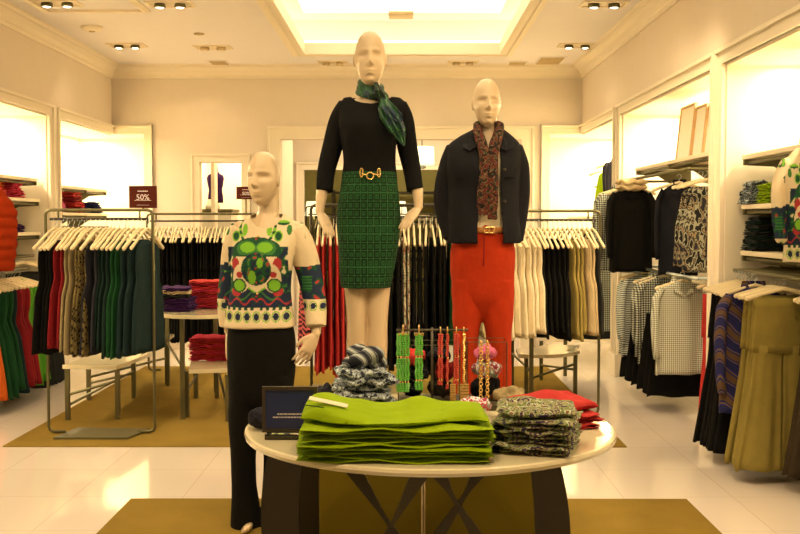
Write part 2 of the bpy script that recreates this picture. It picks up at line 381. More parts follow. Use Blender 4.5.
# ------------------------------------------------------------------ ceiling fixtures
def downlight(px, py, label, two=True, lit=True, s=1.0, group=None):
    p = at(px, py, Z=ZC-.012); r = thing('ceiling_light', p, label, 'ceiling light', group)
    a, b_ = .17*s, .09*s
    if not two: a = .1*s
    fr = MB(); fr.loft([[Vector((p.x+sx*(a+d), p.y+sy*(b_+d), z)) for sx, sy in ((-1,-1),(1,-1),(1,1),(-1,1))] for d, z in ((0, ZC+.0), (0, ZC-.012), (.02, ZC-.012), (.022, ZC))], cap=False)
    fr.box(p.x-a, p.x+a, p.y-b_, p.y+b_, ZC-.004, ZC-.001)
    fr.build('frame', M['shelf'], r)
    for k in ((-.5, .5) if two else (0,)):
        cc = (p.x+k*a, p.y, ZC-.03)
        hs = MB().lathe(cc, [(.045*s, .026), (.05*s, .0), (.038*s, -.008), (.036*s, .01)], 16).build('lamp_housing', M['metal'] if lit else M['beige'], r, smooth=True)
        MB().lathe(cc, [(.034*s, .004), (.034*s, -.004), (.02*s, -.009)], 14).build('lamp', M['lamp'] if lit else M['shelf'], hs, smooth=True)
downlight(57, 4, 'twin recessed ceiling spotlight at the upper left corner')
downlight(170, 5, 'twin recessed ceiling spotlight right of the upper left panel')
downlight(127, 46, 'bright gimbal ceiling spotlight near the left back corner')
downlight(213, 48, 'dim recessed ceiling light above the back left doorway', lit=False)
downlight(333, 63, 'recessed ceiling light left of the tallest mannequin head', lit=False, s=.9)
downlight(463, 63, 'recessed ceiling light above the jacketed mannequin', lit=False, s=.9)
downlight(577, 46, 'bright twin ceiling spotlight near the right back corner')
downlight(604, 5, 'twin recessed ceiling spotlight at the upper right')
for px, py, lab in ((219, 63, 'small flat ceiling vent near the back left crown moulding'), (550, 61, 'square ceiling vent near the back right crown moulding'), (517, 64, 'faint ceiling grille right of the light cove')):
    p = at(px, py, Z=ZC-.01); r = thing('ceiling_vent', p, lab, 'vent'); h = .13 if px == 550 else .09; hy = .24 if px == 550 else .12
    MB().box(p.x-h-.02, p.x+h+.02, p.y-hy-.02, p.y+hy+.02, ZC-.008, ZC-.001).build('vent_frame', M['ceil'], r)
    q = MB(); 
    for k in range(7): yy = p.y-hy+hy*2*(k+.5)/7; q.box(p.x-h, p.x+h, yy-hy*.09, yy+hy*.09, ZC-.014, ZC-.008)
    q.build('louvre', M['beige'], r)
p = at(92, 29, Z=ZC-.02)
r = thing('smoke_detector', p, 'round white detector on the ceiling above the left wall', 'smoke detector')
MB().lathe((p.x, p.y, ZC), [(.1, 0), (.105, -.01), (.09, -.03), (.05, -.04)], 24).build('housing', M['trim'], r, smooth=True)
MB().lathe((p.x, p.y, ZC-.038), [(.03, 0), (.028, -.008)], 16).build('sensor', M['beige'], r, smooth=True)
p = at(401, 15, Z=ZC+.40); r = thing('ceiling_vent', p, 'small rectangular grille in the middle of the glowing recess', 'vent')
MB().box(p.x-.13, p.x+.13, p.y-.15, p.y+.15, ZC+.385, ZC+.409).build('vent_frame', M['beige'], r)
for px, py in ((199, 34), (586, 49)):
    p = at(px, py, Z=ZC-.005); r = tag(MB().lathe((p.x, p.y, ZC), [(.05, 0), (.05, -.01), (.03, -.014)], 16).build('sprinkler_cover', M['beige'], smooth=True), 'small round sprinkler cover on the %s side of the ceiling' % ('left' if px < 300 else 'right'), 'sprinkler')
# ------------------------------------------------------------------ garments, hangers
MESH = {}
def nz(x, y, z=0): return noise.noise(Vector((x, y, z)))
def hanger_mesh(flat=False):
    if flat:
        if 'flat' in MESH: return MESH['flat']
        a = MB(); w = .205
        a.tube([(-w, 0, -.105), (-w*.6, 0, -.078), (0, 0, -.045), (w*.6, 0, -.078), (w, 0, -.105)], [(.008, .014), (.007, .012), (.007, .012), (.007, .012), (.008, .014)], 8, round_ends=True)
        MESH['flat'] = (a.mesh('flat_hanger_arm', M['hanger']), hanger_mesh()[1]); return MESH['flat']
    if 'hanger' in MESH: return MESH['hanger']
    a = MB(); w = .215
    a.tube([(-w, 0, -.182), (-w*.75, 0, -.145), (-w*.3, 0, -.072), (0, 0, -.045), (w*.3, 0, -.072), (w*.75, 0, -.145), (w, 0, -.182)],
           [(.009, .015), (.008, .012), (.007, .011), (.007, .011), (.007, .011), (.008, .012), (.009, .015)], 8, round_ends=True)
    h = MB(); pts = [(0, 0, -.045), (0, 0, -.018)]
    for k in range(8):
        t = PI*1.35*k/7; pts.append((.017*math.cos(t-PI/2+0)*1.0, 0, -.0-.017*math.sin(t-PI/2)*-1*-1))
    pts = [(0, 0, -.045), (0, 0, -.02), (.012, 0, -.012), (.018, 0, .002), (.012, 0, .016), (0, 0, .021), (-.012, 0, .016), (-.018, 0, .004)]
    h.tube(pts, .0028, 5)
    MESH['hanger'] = (a.mesh('hanger_arm', M['hanger']), h.mesh('hanger_hook', M['hook']))
    return MESH['hanger']
def garment_mesh(kind, mat, v=0):
    key = (kind, mat, v)
    if key in MESH: return MESH[key]
    rnd = random.Random(hash(kind) % 97 + v*13 if False else sum(map(ord, kind+mat))+v*13)
    s0 = rnd.random()*50; b = MB()
    P = {'trousers': (1.02, .17, .175, .20, .013, .017), 'skirt': (.62, .17, .21, .25, .018, .03), 'top': (.60, .15, .19, .21, .016, .022), 'dress': (.77, .165, .20, .24, .014, .020),
         'short_dress': (.72, .145, .18, .23, .014, .022), 'shirt': (.70, .19, .20, .21, .02, .03), 'jacket': (.72, .20, .21, .22, .03, .042), 'coat': (.98, .19, .19, .25, .03, .05), 'tunic': (.86, .18, .19, .27, .02, .035),
         'wide': (.98, .15, .18, .25, .018, .032), 'long_dress': (1.02, .14, .19, .24, .014, .022)}[kind]
    L, w0, w1, w2, t0, t1 = P
    top = {'trousers': -.15, 'skirt': -.15, 'wide': -.10, 'dress': -.13, 'short_dress': -.13, 'long_dress': -.13, 'top': -.10}.get(kind, -.06)
    rows, n = 22, 36; rings = []
    for i in range(rows+1):
        u = i/rows; z = top-L*u
        if kind in ('trousers', 'skirt', 'wide'): w = w0+(w1-w0)*min(1, u*2.2) if u < .45 else w1+(w2-w1)*(u-.45)/.55
        else:
            sh = min(1, u/.1); w = .07+(w0-.07)*math.sin(sh*PI/2)**.9
            if u > .1: w = w0+(w1-w0)*min(1, (u-.1)/.4) + (w2-w1)*max(0, (u-.35)/.65)
            if u > .1 and kind in ('dress', 'short_dress', 'coat', 'tunic'): w -= .025*math.exp(-((u-.36)/.1)**2)
        t = t0+(t1-t0)*u; r = []
        for j in range(n):
            a = 2*PI*j/n; cx, sy = math.cos(a), math.sin(a)
            f = 1+.38*u**.6*math.sin(5*a+s0+1.5*nz(u*2, s0))+.22*u*math.sin(9*a+s0*2)
            r.append(Vector((w*math.copysign(abs(cx)**.8, cx)+.004*nz(a*2, u*5, s0), t*f*math.copysign(abs(sy)**.7, sy)+.012*u*nz(cx*4+s0, u*3), z+(.008*math.sin(4*a+s0) if i == rows else 0)+.006*nz(cx*3, u*6, s0))))
        rings.append(r)
    if kind in ('trousers', 'wide'):
        kc = 7; b.loft(rings[:kc+1])
        for s_ in (-1, 1):
            lr = []
            for i in range(kc-1, rows+1):
                cxm = s_*max(abs(v.x) for v in rings[i])*.5; r = []
                for v in rings[i]:
                    g_ = max(0, (i-kc+1)/(rows-kc+1)); x_ = cxm*(1-.02*(1-g_)*3)+v.x*(.46+.05*g_)
                    r.append(Vector((x_, v.y*(.90+.12*g_)*(1-.9*max(0, abs(v.x)-.12))+.008*s_*g_, v.z)))
                lr.append(r)
            b.loft(lr)
    else: b.loft(rings)
    if kind in ('shirt', 'jacket', 'coat'):
        tr = {'shirt': .028, 'jacket': .034, 'coat': .036}[kind]; SL = {'shirt': .58, 'jacket': .6, 'coat': .6}[kind]
        for s in (-1, 1):
            pts = [(s*(w0-.03), 0, top-.045), (s*(w0+.02), -.01, top-.12), (s*(w0+.035), -.02-.01*rnd.random(), top-.3), (s*(w0+.03), -.03, top-SL+.08), (s*(w0+.02), -.035, top-SL)]
            b.tube(pts, [(tr*.9, tr*1.1), (tr, tr*1.4), (tr, tr*1.4), (tr*.8, tr*1.15), (tr*.72, tr)], 12)
    me = b.mesh('garment_'+kind, M[mat]); MESH[key] = me
    if kind in ('shirt', 'jacket', 'coat'):
        c = MB()
        for s in (-1, 1):
            c.loft([[Vector((s*.085, .012, top-.005)), Vector((s*.06, -.012, top-.0)), Vector((s*.02, -.034, top-.1)), Vector((s*.07, -.034, top-.085))],
                    [Vector((s*.08, .02, top+.022)), Vector((s*.055, -.004, top+.035)), Vector((s*.012, -.045, top-.095)), Vector((s*.075, -.045, top-.07))]])
        c.loft([[Vector((-.085, .02, top-.01)), Vector((.085, .02, top-.01)), Vector((.085, .028, top-.01)), Vector((-.085, .028, top-.01))],
                [Vector((-.075, .016, top+.04)), Vector((.075, .016, top+.04)), Vector((.075, .024, top+.04)), Vector((-.075, .024, top+.04))]])
        MESH[key+('c',)] = c.mesh('collar', M[mat], smooth=False)
        p = MB(); 
        for k in range(6): p.tube([(0.0, -t0-.012, top-.14-k*.09), (0.0, -t0-.020, top-.14-k*.09)], .007, 8)
        MESH[key+('b',)] = p.mesh('button', M['tag'])
    return me
def hang(loc, rz, kind, mat, label, cat, name, group=None, hlabel=None, hgroup=None, tilt=0, v=None, hng=True, hook=True):
    """one hanger on its rail and the garment that hangs from it"""
    if hng:
        ha, hh = hanger_mesh(abs(rz) < .8)
        h = tag(inst('clothes_hanger', ha, loc, rot=(0, tilt, rz)), hlabel, 'hanger', hgroup)
        if hook: inst('hook', hh, (0, 0, 0), 0, h)
    me = garment_mesh(kind, mat, random.randrange(3) if v is None else v)
    o = tag(inst(name, me, Vector(loc)+Vector((0, 0, 0)), rot=(0, tilt*.3, rz)), label, cat, group)
    k = [k for k, m_ in MESH.items() if m_ is me][0]
    if k+('c',) in MESH: inst('collar', MESH[k+('c',)], (0, 0, 0), 0, o)
    return o
def run(p0, p1, rz, items, hlabel, hgroup, jit=.10, hook=True, bias=0):
    """items: (count, kind, mat, singular label, category, name)"""
    tot = sum(i[0] for i in items); k = 0; p0 = Vector(p0); p1 = Vector(p1)
    lateral = abs(p1.x-p0.x) > abs(p1.y-p0.y)
    word = 'from left' if lateral else ('counting away from camera' if p1.y > p0.y else 'counting toward camera')
    for cnt, kind, mat, label, cat, name in items:
        for q in range(cnt):
            u = (k+.5)/tot; loc = p0.lerp(p1, u)+Vector((random.uniform(-.004, .004),)*2+(0,))
            lab = label if cnt == 1 else label+', '+NUM[q]+' '+word
            if len(lab.split()) > 16: lab = label+', '+NUM[q]
            hl = hlabel if tot == 1 else hlabel+', '+NUM[k]+' '+word
            if len(hl.split()) > 16: hl = hlabel+', '+NUM[k]
            gm = hang(loc, rz+bias+random.uniform(-jit, jit), kind, mat, lab, cat, name, label if cnt > 1 else None, hl, hgroup, tilt=random.uniform(-.02, .02), hook=hook)
            gm.scale = (random.uniform(.94, 1.06), random.uniform(.85, 1.05), random.uniform(.95, 1.04) if name != 'hanging_trousers' else 1)
            k += 1

# ------------------------------------------------------------------ racks
def rack(x0, x1, Y, zt, zr, label, mat='metal', r=.011, base=True, feet=True, links=(.09, .09)):
    o = thing('clothing_rack', ((x0+x1)/2, Y, 0.008), label, 'clothing rack'); rc = .035
    f = MB(); pts = [(x0+.12, Y, .022), (x0+rc, Y, .022), (x0+.01, Y, .03), (x0, Y, .022+rc), (x0, Y, zt-rc), (x0+.01, Y, zt-.01), (x0+rc, Y, zt), (x1-rc, Y, zt), (x1-.01, Y, zt-.01), (x1, Y, zt-rc), (x1, Y, .022+rc), (x1-.01, Y, .03), (x1-rc, Y, .022), (x1-.12, Y, .022)]
    f.tube(pts, r, 8, up=(0, 1, 0)); f.build('frame', M[mat], o, smooth=True)
    MB().tube([(x0+.03, Y, zr), (x1-.03, Y, zr)], r*.9, 8).build('hanging_rail', M['darkmetal'], o, smooth=True)
    for xx in (x0+links[0], x1-links[1]): MB().tube([(xx, Y, zr), (xx, Y, zt)], r*.6, 6).build('rail_link', M[mat], o, smooth=True)
    if base: MB().prism([(x0+.1, Y-.2), (x1-.14, Y-.2), (x1-.06, Y+.1), (x0+.16, Y+.14)], .009, .022).build('base_plate', M['bracket'], o)
    return o
YA = 7.0
pa0, pa1 = at(49, 435, Y=YA).x, at(155, 435, Y=YA).x
zA, zAr = at(100, 210, Y=YA).z, at(100, 219, Y=YA).z
rack(pa0, pa1, YA, zA, zAr, 'bronze metal clothing rack at the left carrying the fifty percent sign')
yb = .62
run((pa0+.05, YA, zAr-.02), (pa1-.02, YA, zAr-.02), PI/2, [
    (3, 'dress', 'black', 'black dress hanging at the left end of the left rack', 'dress', 'hanging_dress'),
    (2, 'dress', 'red', 'dark red garment hanging second group from the left on the left rack', 'dress', 'hanging_dress'),
    (2, 'dress', 'stone', 'stone grey garment hanging between the red and the leopard print', 'dress', 'hanging_dress'),
    (3, 'dress', 'leopard', 'leopard print dress hanging on the left rack', 'dress', 'hanging_dress'),
    (2, 'dress', 'slate', 'slate blue garment hanging right of the leopard print', 'dress', 'hanging_dress'),
    (3, 'dress', 'dgreen', 'blackish green garment hanging in the middle of the left rack', 'dress', 'hanging_dress'),
    (2, 'dress', 'green', 'dark green garment hanging on the left rack between darker ones', 'dress', 'hanging_dress'),
    (4, 'dress', 'teal', 'deep teal garment hanging at the right end of the left rack', 'dress', 'hanging_dress')],
    'cream wooden hanger on the left rack', 'cream hangers on the left rack', bias=-.28)

# sign on the left rack
def sign(px, py, w, h, Y, zb, label, big):
    p = at(px, py, Y=Y); o = thing('sale_sign', (p.x, Y, zb), label, 'sign')
    MB().box(p.x-w/2, p.x+w/2, Y-.006, Y+.006, p.z-h/2, p.z+h/2).build('sign_board', M['signred'], o)
    MB().tube([(p.x+.0, Y, zb), (p.x, Y, p.z-h/2)], .008, 6).build('stem', M['metal'], o)
    cu = bpy.data.curves.new('t', 'FONT'); cu.body = big; cu.size = h*.36; cu.align_x = 'CENTER'; cu.extrude = .0006
    tmp = bpy.data.objects.new('t', cu); COL.objects.link(tmp); bpy.context.view_layer.update()
    me = bpy.data.meshes.new_from_object(tmp.evaluated_get(bpy.context.evaluated_depsgraph_get())); bpy.data.objects.remove(tmp)
    me.materials.clear(); me.materials.append(M['lettering'])
    inst('lettering', me, (0, -.008, p.z-zb-.02), parent=o, rot=(PI/2, 0, 0))
    q = MB()
    rr = random.Random(3)
    x = -w*.18
    while x < w*.18: l = rr.uniform(.006, .014); q.box(p.x+x, p.x+x+l, Y-.009, Y-.006, p.z+h*.24, p.z+h*.28); x += l+.003
    q.box(p.x-w*.3, p.x+w*.3, Y-.009, Y-.006, p.z-h*.16, p.z-h*.145); q.box(p.x-w*.22, p.x+w*.22, Y-.009, Y-.006, p.z-h*.37, p.z-h*.36)
    q.build('fine_print', M['lettering'], o)
sign(143, 197, .193, .155, 7.0, zA, 'brown 50% sale sign standing on the left clothing rack', '50%')

# long back rack of black trousers
YK = 9.95; k0, k1 = at(147, 214, Y=YK).x, at(262, 214, Y=YK).x
zK, zKr = at(147, 214, Y=YK).z, at(147, 221, Y=YK).z
rack(k0, k1, YK, zK, zKr, 'bronze rack full of black trousers along the back left wall', base=False)
run((k0+.03, YK, zKr-.02), (k1-.03, YK, zKr-.02), PI/2, [(30, 'trousers', 'black', 'black trousers hanging in the long row on the back left rack', 'trousers', 'hanging_trousers')],
    'cream hanger holding black trousers on the back left rack', 'cream hangers on the back left rack', jit=.08, hook=False)
sign(246, 193, .19, .125, 9.9, zK, 'brown sale sign behind the head of the cardigan mannequin', '50%')

# centre rack behind the tall mannequin
YC = 7.55; c0, c1 = at(311, 230, Y=YC).x, at(462, 230, Y=YC).x; zC, zCr = at(400, 205, Y=YC).z, at(400, 217, Y=YC).z
rack(c0, c1, YC, zC, zCr, 'dark metal clothing rack behind the tallest mannequin', mat='darkmetal')
run((c0+.03, YC, zCr-.02), (c1-.02, YC, zCr-.02), PI/2, [
    (5, 'long_dress', 'coral', 'coral red garment hanging left of the green skirt', 'dress', 'hanging_dress'),
    (7, 'long_dress', 'beige', 'beige garment hanging behind the tall mannequin legs', 'dress', 'hanging_dress'),
    (2, 'long_dress', 'black', 'black dress hanging just right of the green skirt', 'dress', 'hanging_dress'),
    (2, 'long_dress', 'zig', 'multicolour zigzag knit dress hanging on the centre rack', 'dress', 'hanging_dress'),
    (6, 'long_dress', 'black', 'black dress hanging beside the jacketed mannequin on the centre rack', 'dress', 'hanging_dress'),
    (2, 'dress', 'green', 'green garment peeking out left of the dark jacket', 'dress', 'hanging_dress')],
    'cream hanger on the centre rack', 'cream hangers on the centre rack', bias=.05)
qq = at(304, 225, Y=7.3)
hang((qq.x, 7.3, 1.42), PI/2+.25, 'dress', 'animalred', 'red and black print dress hanging right of the cardigan mannequin', 'dress', 'hanging_dress', None, 'cream hanger above the red and black print dress', None)
o = thing('metal_rail', (qq.x, 7.42, 1.42), 'short metal arm carrying the red and black print dress', 'rail')
MB().tube([(qq.x, 7.28, 1.42), (qq.x, 7.54, 1.42), (c0, YC, 1.42)], .008, 8).build('bar', M['darkmetal'], o, smooth=True)

# right rack
YR = 7.65; r0, r1 = at(470, 211, Y=YR).x, at(600, 211, Y=YR).x; zR, zRr = at(560, 211, Y=YR).z, at(560, 220, Y=YR).z
rack(r0, r1, YR, zR, zRr, 'bronze metal clothing rack at the right behind the red display trousers', base=False)
run((r0+.02, YR, zRr-.02), (r1-.04, YR, zRr-.02), PI/2, [
    (4, 'short_dress', 'beige', 'beige top hanging behind the jacketed mannequin', 'top', 'hanging_blouse'),
    (9, 'short_dress', 'cream', 'cream pleated blouse hanging at the left of the right rack', 'blouse', 'hanging_blouse'),
    (6, 'short_dress', 'black', 'black top hanging in the middle of the right rack', 'top', 'hanging_blouse'),
    (3, 'short_dress', 'mustard', 'mustard beige garment hanging right of the black tops', 'top', 'hanging_blouse'),
    (2, 'short_dress', 'beige', 'pale beige garment hanging near the right end of the right rack', 'top', 'hanging_blouse'),
    (1, 'short_dress', 'charcoal', 'dark garment hanging at the right end of the right rack', 'top', 'hanging_blouse')],
    'cream hanger on the right rack', 'cream hangers on the right rack', bias=.22)

# ------------------------------------------------------------------ crescent tables
def crescent(name_label, outer, zt, legs, braces, th=.03):
    """outer: list of (x, y) outline, legs: list of (x, y)"""
    cx = sum(p[0] for p in outer)/len(outer); cy = sum(p[1] for p in outer)/len(outer)
    o = thing('crescent_table', (cx, cy, .008), name_label, 'table')
    MB().prism(outer, zt-th, zt).build('tabletop', M['tabletop'], o, bevel=.006)
    for x, y in legs: MB().box(x-.016, x+.016, y-.016, y+.016, .008, zt-th).build('leg', M['metal'], o)
    for (a, b_, z0, z1) in braces: MB().tube([(legs[a][0], legs[a][1], z0), (legs[b_][0], legs[b_][1], z1)], .011, 6).build('brace', M['metal'], o)
    return o
def arc_outline(pts, w_in):  # ribbon outline from centreline points
    pts = [Vector((p[0], p[1], 0)) for p in pts]; L_, R_ = [], []
    fine = []
    for i in range(len(pts)-1):
        p0 = pts[max(i-1, 0)]; p1 = pts[i]; p2 = pts[i+1]; p3 = pts[min(i+2, len(pts)-1)]
        for k in range(8):
            t = k/8; fine.append(.5*((2*p1)+(p2-p0)*t+(2*p0-5*p1+4*p2-p3)*t*t+(3*p1-p0-3*p2+p3)*t**3))
    fine.append(pts[-1])
    for i, p in enumerate(fine):
        t = (fine[min(i+1, len(fine)-1)]-fine[max(i-1, 0)]).normalized(); nrm = Vector((-t.y, t.x, 0)); L_.append(p+nrm*w_in/2); R_.append(p-nrm*w_in/2)
    return [(p.x, p.y) for p in L_]+[(p.x, p.y) for p in reversed(R_)]
G = lambda px, py: at(px, py, Z=0.008)[:2]
l1 = [G(68, 420), G(118, 419), G(134, 398), G(167, 384), G(89, 400)]
q0 = Vector(l1[0]); q1 = Vector(l1[1])
crescent('low cream curved table standing behind the left rack', arc_outline([((l1[0][0]+l1[1][0])/2, l1[0][1]-.05), (l1[0][0]+.24, l1[0][1]+.75), (l1[3][0]-.25, l1[3][1]+.05), (l1[3][0]+.0, l1[3][1]+.15)], .42)
         , .43, l1, [(0, 1, .2, .3), (4, 2, .15, .22), (0, 2, .12, .24), (4, 3, .2, .25)])
l2 = [G(183, 419), G(240, 405), G(168, 386), G(216, 392)]
crescent('tall cream curved table holding coral and purple folded clothes', arc_outline([(l2[0][0]-.12, l2[0][1]+.5), (l2[0][0]+.10, l2[0][1]+.22), (l2[0][0]+.32, l2[0][1]+.55), (l2[0][0]+.42, l2[0][1]+1.0)], .52), .80, l2, [(0, 2, .4, .4), (1, 3, .25, .3)])
l3 = [G(187, 417), G(228, 421), G(217, 398), G(196, 398)]
crescent('low cream table with red folded tops under the tall curved table', arc_outline([(l3[0][0]-.0, l3[0][1]+.12), (l3[0][0]+.25, l3[0][1]+.18), (l3[0][0]+.42, l3[0][1]+.4)], .48), .39, l3, [(1, 2, .1, .3), (0, 3, .2, .2)])
l4 = [G(526, 403), G(575, 398), G(541, 380), G(590-25, 376)]
crescent('low cream half round table under the right rack', arc_outline([(l4[0][0]-.05, l4[0][1]+.22), (l4[0][0]+.2, l4[0][1]+.22), (l4[1][0]-.1, l4[1][1]+.2), (l4[1][0]+.04, l4[1][1]+.18)], .42), .41, l4, [(0, 1, .2, .3), (2, 1, .15, .25), (0, 3, .2, .1)])
l5 = [G(531, 408), G(455, 405), G(512, 385), G(470, 385)]
crescent('taller cream curved table behind the red display trousers', arc_outline([(l5[1][0]-.1, l5[1][1]+.2), ((l5[1][0]+l5[2][0])/2, l5[2][1]+.05), (l5[2][0], l5[2][1]-.1), (l5[0][0]-.04, l5[0][1]+.05)], .34), .60, l5, [(0, 2, .3, .3), (3, 2, .12, .12)])

# ------------------------------------------------------------------ folded clothes
def fold_mesh(w, d, h, mat, layers=2, seed=0, rough=.004, paint=None):
    key = ('fold', round(w, 3), round(d, 3), round(h, 4), mat, layers, seed, rough)
    if key in MESH: return MESH[key]
    b = MB(); nu, nv = 22, 16
    for k in range(layers):
        hl = h/layers; zc = hl*(k+.5); top = []; bot = []
        ox = .004*nz(seed, k*3.1); oy = -.006*nz(seed+9, k*2.7)
        for j in range(nv+1):
            for i in range(nu+1):
                u = -1+2*i/nu; v = -1+2*j/nv; u = math.sin(u*PI/2); v = math.sin(v*PI/2)
                f = max(0, (1-abs(u)**5)*(1-abs(v)**5))**.5
                x = u*w/2*(1+.012*nz(v*2, seed, k))+ox; y = v*d/2*(1+.02*nz(u*2.5, seed+3, k))+oy
                wz = rough*nz(u*2+seed, v*2.2, k*.3)*2+rough*.8*nz(u*5+seed, v*6, k)
                top.append(Vector((x, y, zc+hl*.52*f+wz))); bot.append(Vector((x, y, zc-hl*.48*f+wz)))
        o = len(top); fs = []
        for j in range(nv):
            for i in range(nu):
                a = j*(nu+1)+i; fs.append((a, a+1, a+nu+2, a+nu+1)); fs.append((o+a, o+a+nu+1, o+a+nu+2, o+a+1))
        b.add(top+bot, fs)
    me = b.mesh('folded', M[mat]); bm = bmesh.new(); bm.from_mesh(me); bmesh.ops.remove_doubles(bm, verts=bm.verts, dist=.00005); bmesh.ops.recalc_face_normals(bm, faces=bm.faces); bm.to_mesh(me); bm.free()
    me.polygons.foreach_set('use_smooth', [True]*len(me.polygons)); MESH[key] = me
    return me
def stack(x, y, z, w, d, h, n, mats, label, cat, name, rz=0, jit=.02, group=None, rough=.004, layers=2, taper=0, slide=(0, 0)):
    """label has a {} for its place in the pile"""
    outl = []
    for k in range(n):
        mat = mats[k % len(mats)] if isinstance(mats, (list, tuple)) else mats
        me = fold_mesh(w*(1-taper*k/n), d*(1-taper*k/n), h*1.06, mat, layers, k % 4, rough)
        o = inst(name, me, (x+random.uniform(-jit, jit)*.4+slide[0]*k, y+random.uniform(-jit, jit)*.4+slide[1]*k, z+h*k), rz+random.uniform(-jit, jit)*2)
        tag(o, label.format(ORD[n-1-k]) if n > 1 else label.format('single'), cat, group or label.format('')[:40].replace('  ', ' ').strip()+' pile'); outl.append(o)
    return outl
T = lambda px, py, Z: at(px, py, Z=Z)
# on the tall crescent table at the left
p = T(205, 309, .80); stack(p.x, p.y+.17, .801, .30, .26, .022, 10, ['pinkred', 'coral'], 'coral pink folded top, {} of the big pile on the tall table', 'folded top', 'folded_garment', rz=.1, rough=.006)
p = T(176, 312, .80); stack(p.x, p.y+.12, .801, .22, .24, .026, 4, ['purple'], 'purple folded top, {} of the pile left on the tall table', 'folded top', 'folded_garment', rz=-.1)
stack(p.x-.02, p.y+.12, .801+.104, .22, .24, .028, 3, ['charcoal', 'beige', 'purple'], 'loose folded top, {} of three on the purple tops', 'folded top', 'folded_garment', rz=.15, rough=.008)
p = T(232, 300, .80); stack(p.x+.0, p.y+.1, .801, .26, .26, .022, 9, ['coral'], 'coral folded top, {} of the pile behind the cardigan mannequin', 'folded top', 'folded_garment', rz=.2)
p = T(205, 362, .39); stack(p.x+.02, p.y+.16, .391, .31, .26, .027, 7, ['pinkred', 'coral'], 'red folded top, {} of the pile on the low table', 'folded top', 'folded_garment', rz=-.03, rough=.006)

# ------------------------------------------------------------------ plinths for mannequins
def plinth(x0, x1, y0, y1, z, label):
    o = thing('mannequin_plinth', ((x0+x1)/2, (y0+y1)/2, .008), label, 'plinth')
    MB().box(x0, x1, y0, y1, .012, z).build('box', M['olivebox'], o, bevel=.004)
    MB().box(x0+.03, x1-.03, y0+.03, y1-.03, .008, .012).build('recessed_foot', M['darkmetal'], o)
    e = MB(); 
    for x in (x0, x1): e.box(x-.004, x+.004, y0-.005, y0+.004, .012, z)
    e.build('edge_trim', M['beige'], o)
YF, YCn, YRt = 4.85, 5.13, 5.52
plinth(at(299, 500, Y=4.68).x, at(422, 500, Y=4.68).x, 4.68, 5.42, .62, 'olive brown plinth under the tallest mannequin in the green skirt')
plinth(at(424.5, 500, Y=4.69).x, at(545, 500, Y=4.69).x, 4.69, 5.75, .44, 'olive brown plinth under the jacketed mannequin')
# ------------------------------------------------------------------ side alcove shelves
def shelf(name_label, x_front, x_back, y0, y1, z, brackets=True, th=.03):
    xa, xb = min(x_front, x_back), max(x_front, x_back)
    o = thing('wall_shelf', ((xa+xb)/2, (y0+y1)/2, z), name_label, 'shelf')
    MB().box(xa, xb, y0, y1, z-th, z).build('board', M['shelf'], o, bevel=.003)
    if brackets:
        sx = 1 if x_back > x_front else -1; n = 3 if y1-y0 > 1.2 else 2
        for k in range(n):
            y = y0+.04+(y1-y0-.08)*k/(n-1)
            m_ = MB(); zt = z-th
            poly = [(x_front+sx*.0, zt), (x_front+sx*.0, zt-.035), (x_front+sx*.2, zt-.045), (x_front+sx*.32, zt-.12), (x_back, zt-.13), (x_back, zt)]
            m_.loft([[Vector((a, y-.012, b_)) for a, b_ in poly], [Vector((a, y+.012, b_)) for a, b_ in poly]])
            m_.build('bracket', M['bracket'], o)
        MB().tube([(x_front+sx*.03, y0-.0, zt-.02), (x_front+sx*.03, y1, zt-.02)], .012, 8).build('front_rail', M['bracket'], o, smooth=True)
    return o
def rail(x, x_back, y0, y1, z, label, mat='metal'):
    o = thing('hanging_rail', (x, (y0+y1)/2, z), label, 'rail')
    MB().tube([(x, y0, z), (x, y1, z)], .013, 8).build('bar', M[mat], o, smooth=True)
    for y in (y0+.02, y1-.02): MB().tube([(x_back, y, z), (x, y, z)], .012, 8).build('bracket_arm', M[mat], o, smooth=True)
    return o
RB = XR+DP-.06; LB = XL-DP+.06
# --- nearest right alcove
shelf('high cream shelf with dark brackets in the nearest right alcove', 2.19, RB, 4.2, 6.5, 1.93)
shelf('middle cream shelf holding patterned and lime knitwear in the nearest right alcove', 2.19, RB, 5.5, 6.5, 1.612)
shelf('lower cream shelf holding dark folded jeans in the nearest right alcove', 2.19, RB, 5.5, 6.5, 1.315)
stack(2.31, 6.42, 1.613, .26, .26, .028, 5, ['bwknit'], 'patterned folded knit, {} of the pile on the middle right shelf', 'folded knit', 'folded_knit', taper=.25, rough=.01)
stack(2.31, 6.16, 1.613, .22, .24, .03, 4, ['lime'], 'lime folded knit, {} of the pile on the middle right shelf', 'folded knit', 'folded_knit', taper=.15, rough=.006)
stack(2.34, 6.38, 1.316, .28, .3, .024, 9, ['charcoal', 'dgreen'], 'dark folded jeans, {} of the pile on the lower right shelf', 'folded jeans', 'folded_jeans', taper=.2, rough=.006)
def picture(px, py, X, Y, w, h, z, label, lean=.1, rz=0):
    o = thing('picture_frame', (X, Y, z), label, 'picture frame'); o.rotation_euler = (0, 0, rz)
    f = MB(); t = .02
    for b4 in ((-w/2, w/2, 0, t), (-w/2, w/2, h-t, h), (-w/2, -w/2+t, t, h-t), (w/2-t, w/2, t, h-t)): f.box(b4[0], b4[1], -.012, .012, b4[2], b4[3])
    a = f.build('frame', plain('frame_tan', (.5, .33, .16, 1), .5), o, recenter=False); b_ = MB().box(-w/2+t, w/2-t, -.004, .008, t, h-t).build('mount', M['white'], o, recenter=False)
    a.rotation_euler = b_.rotation_euler = (-lean, 0, 0)
picture(0, 0, 2.34, 5.75, .34, .62, 1.932, 'pale framed panel leaning on the high shelf at the right edge', rz=-PI/2)
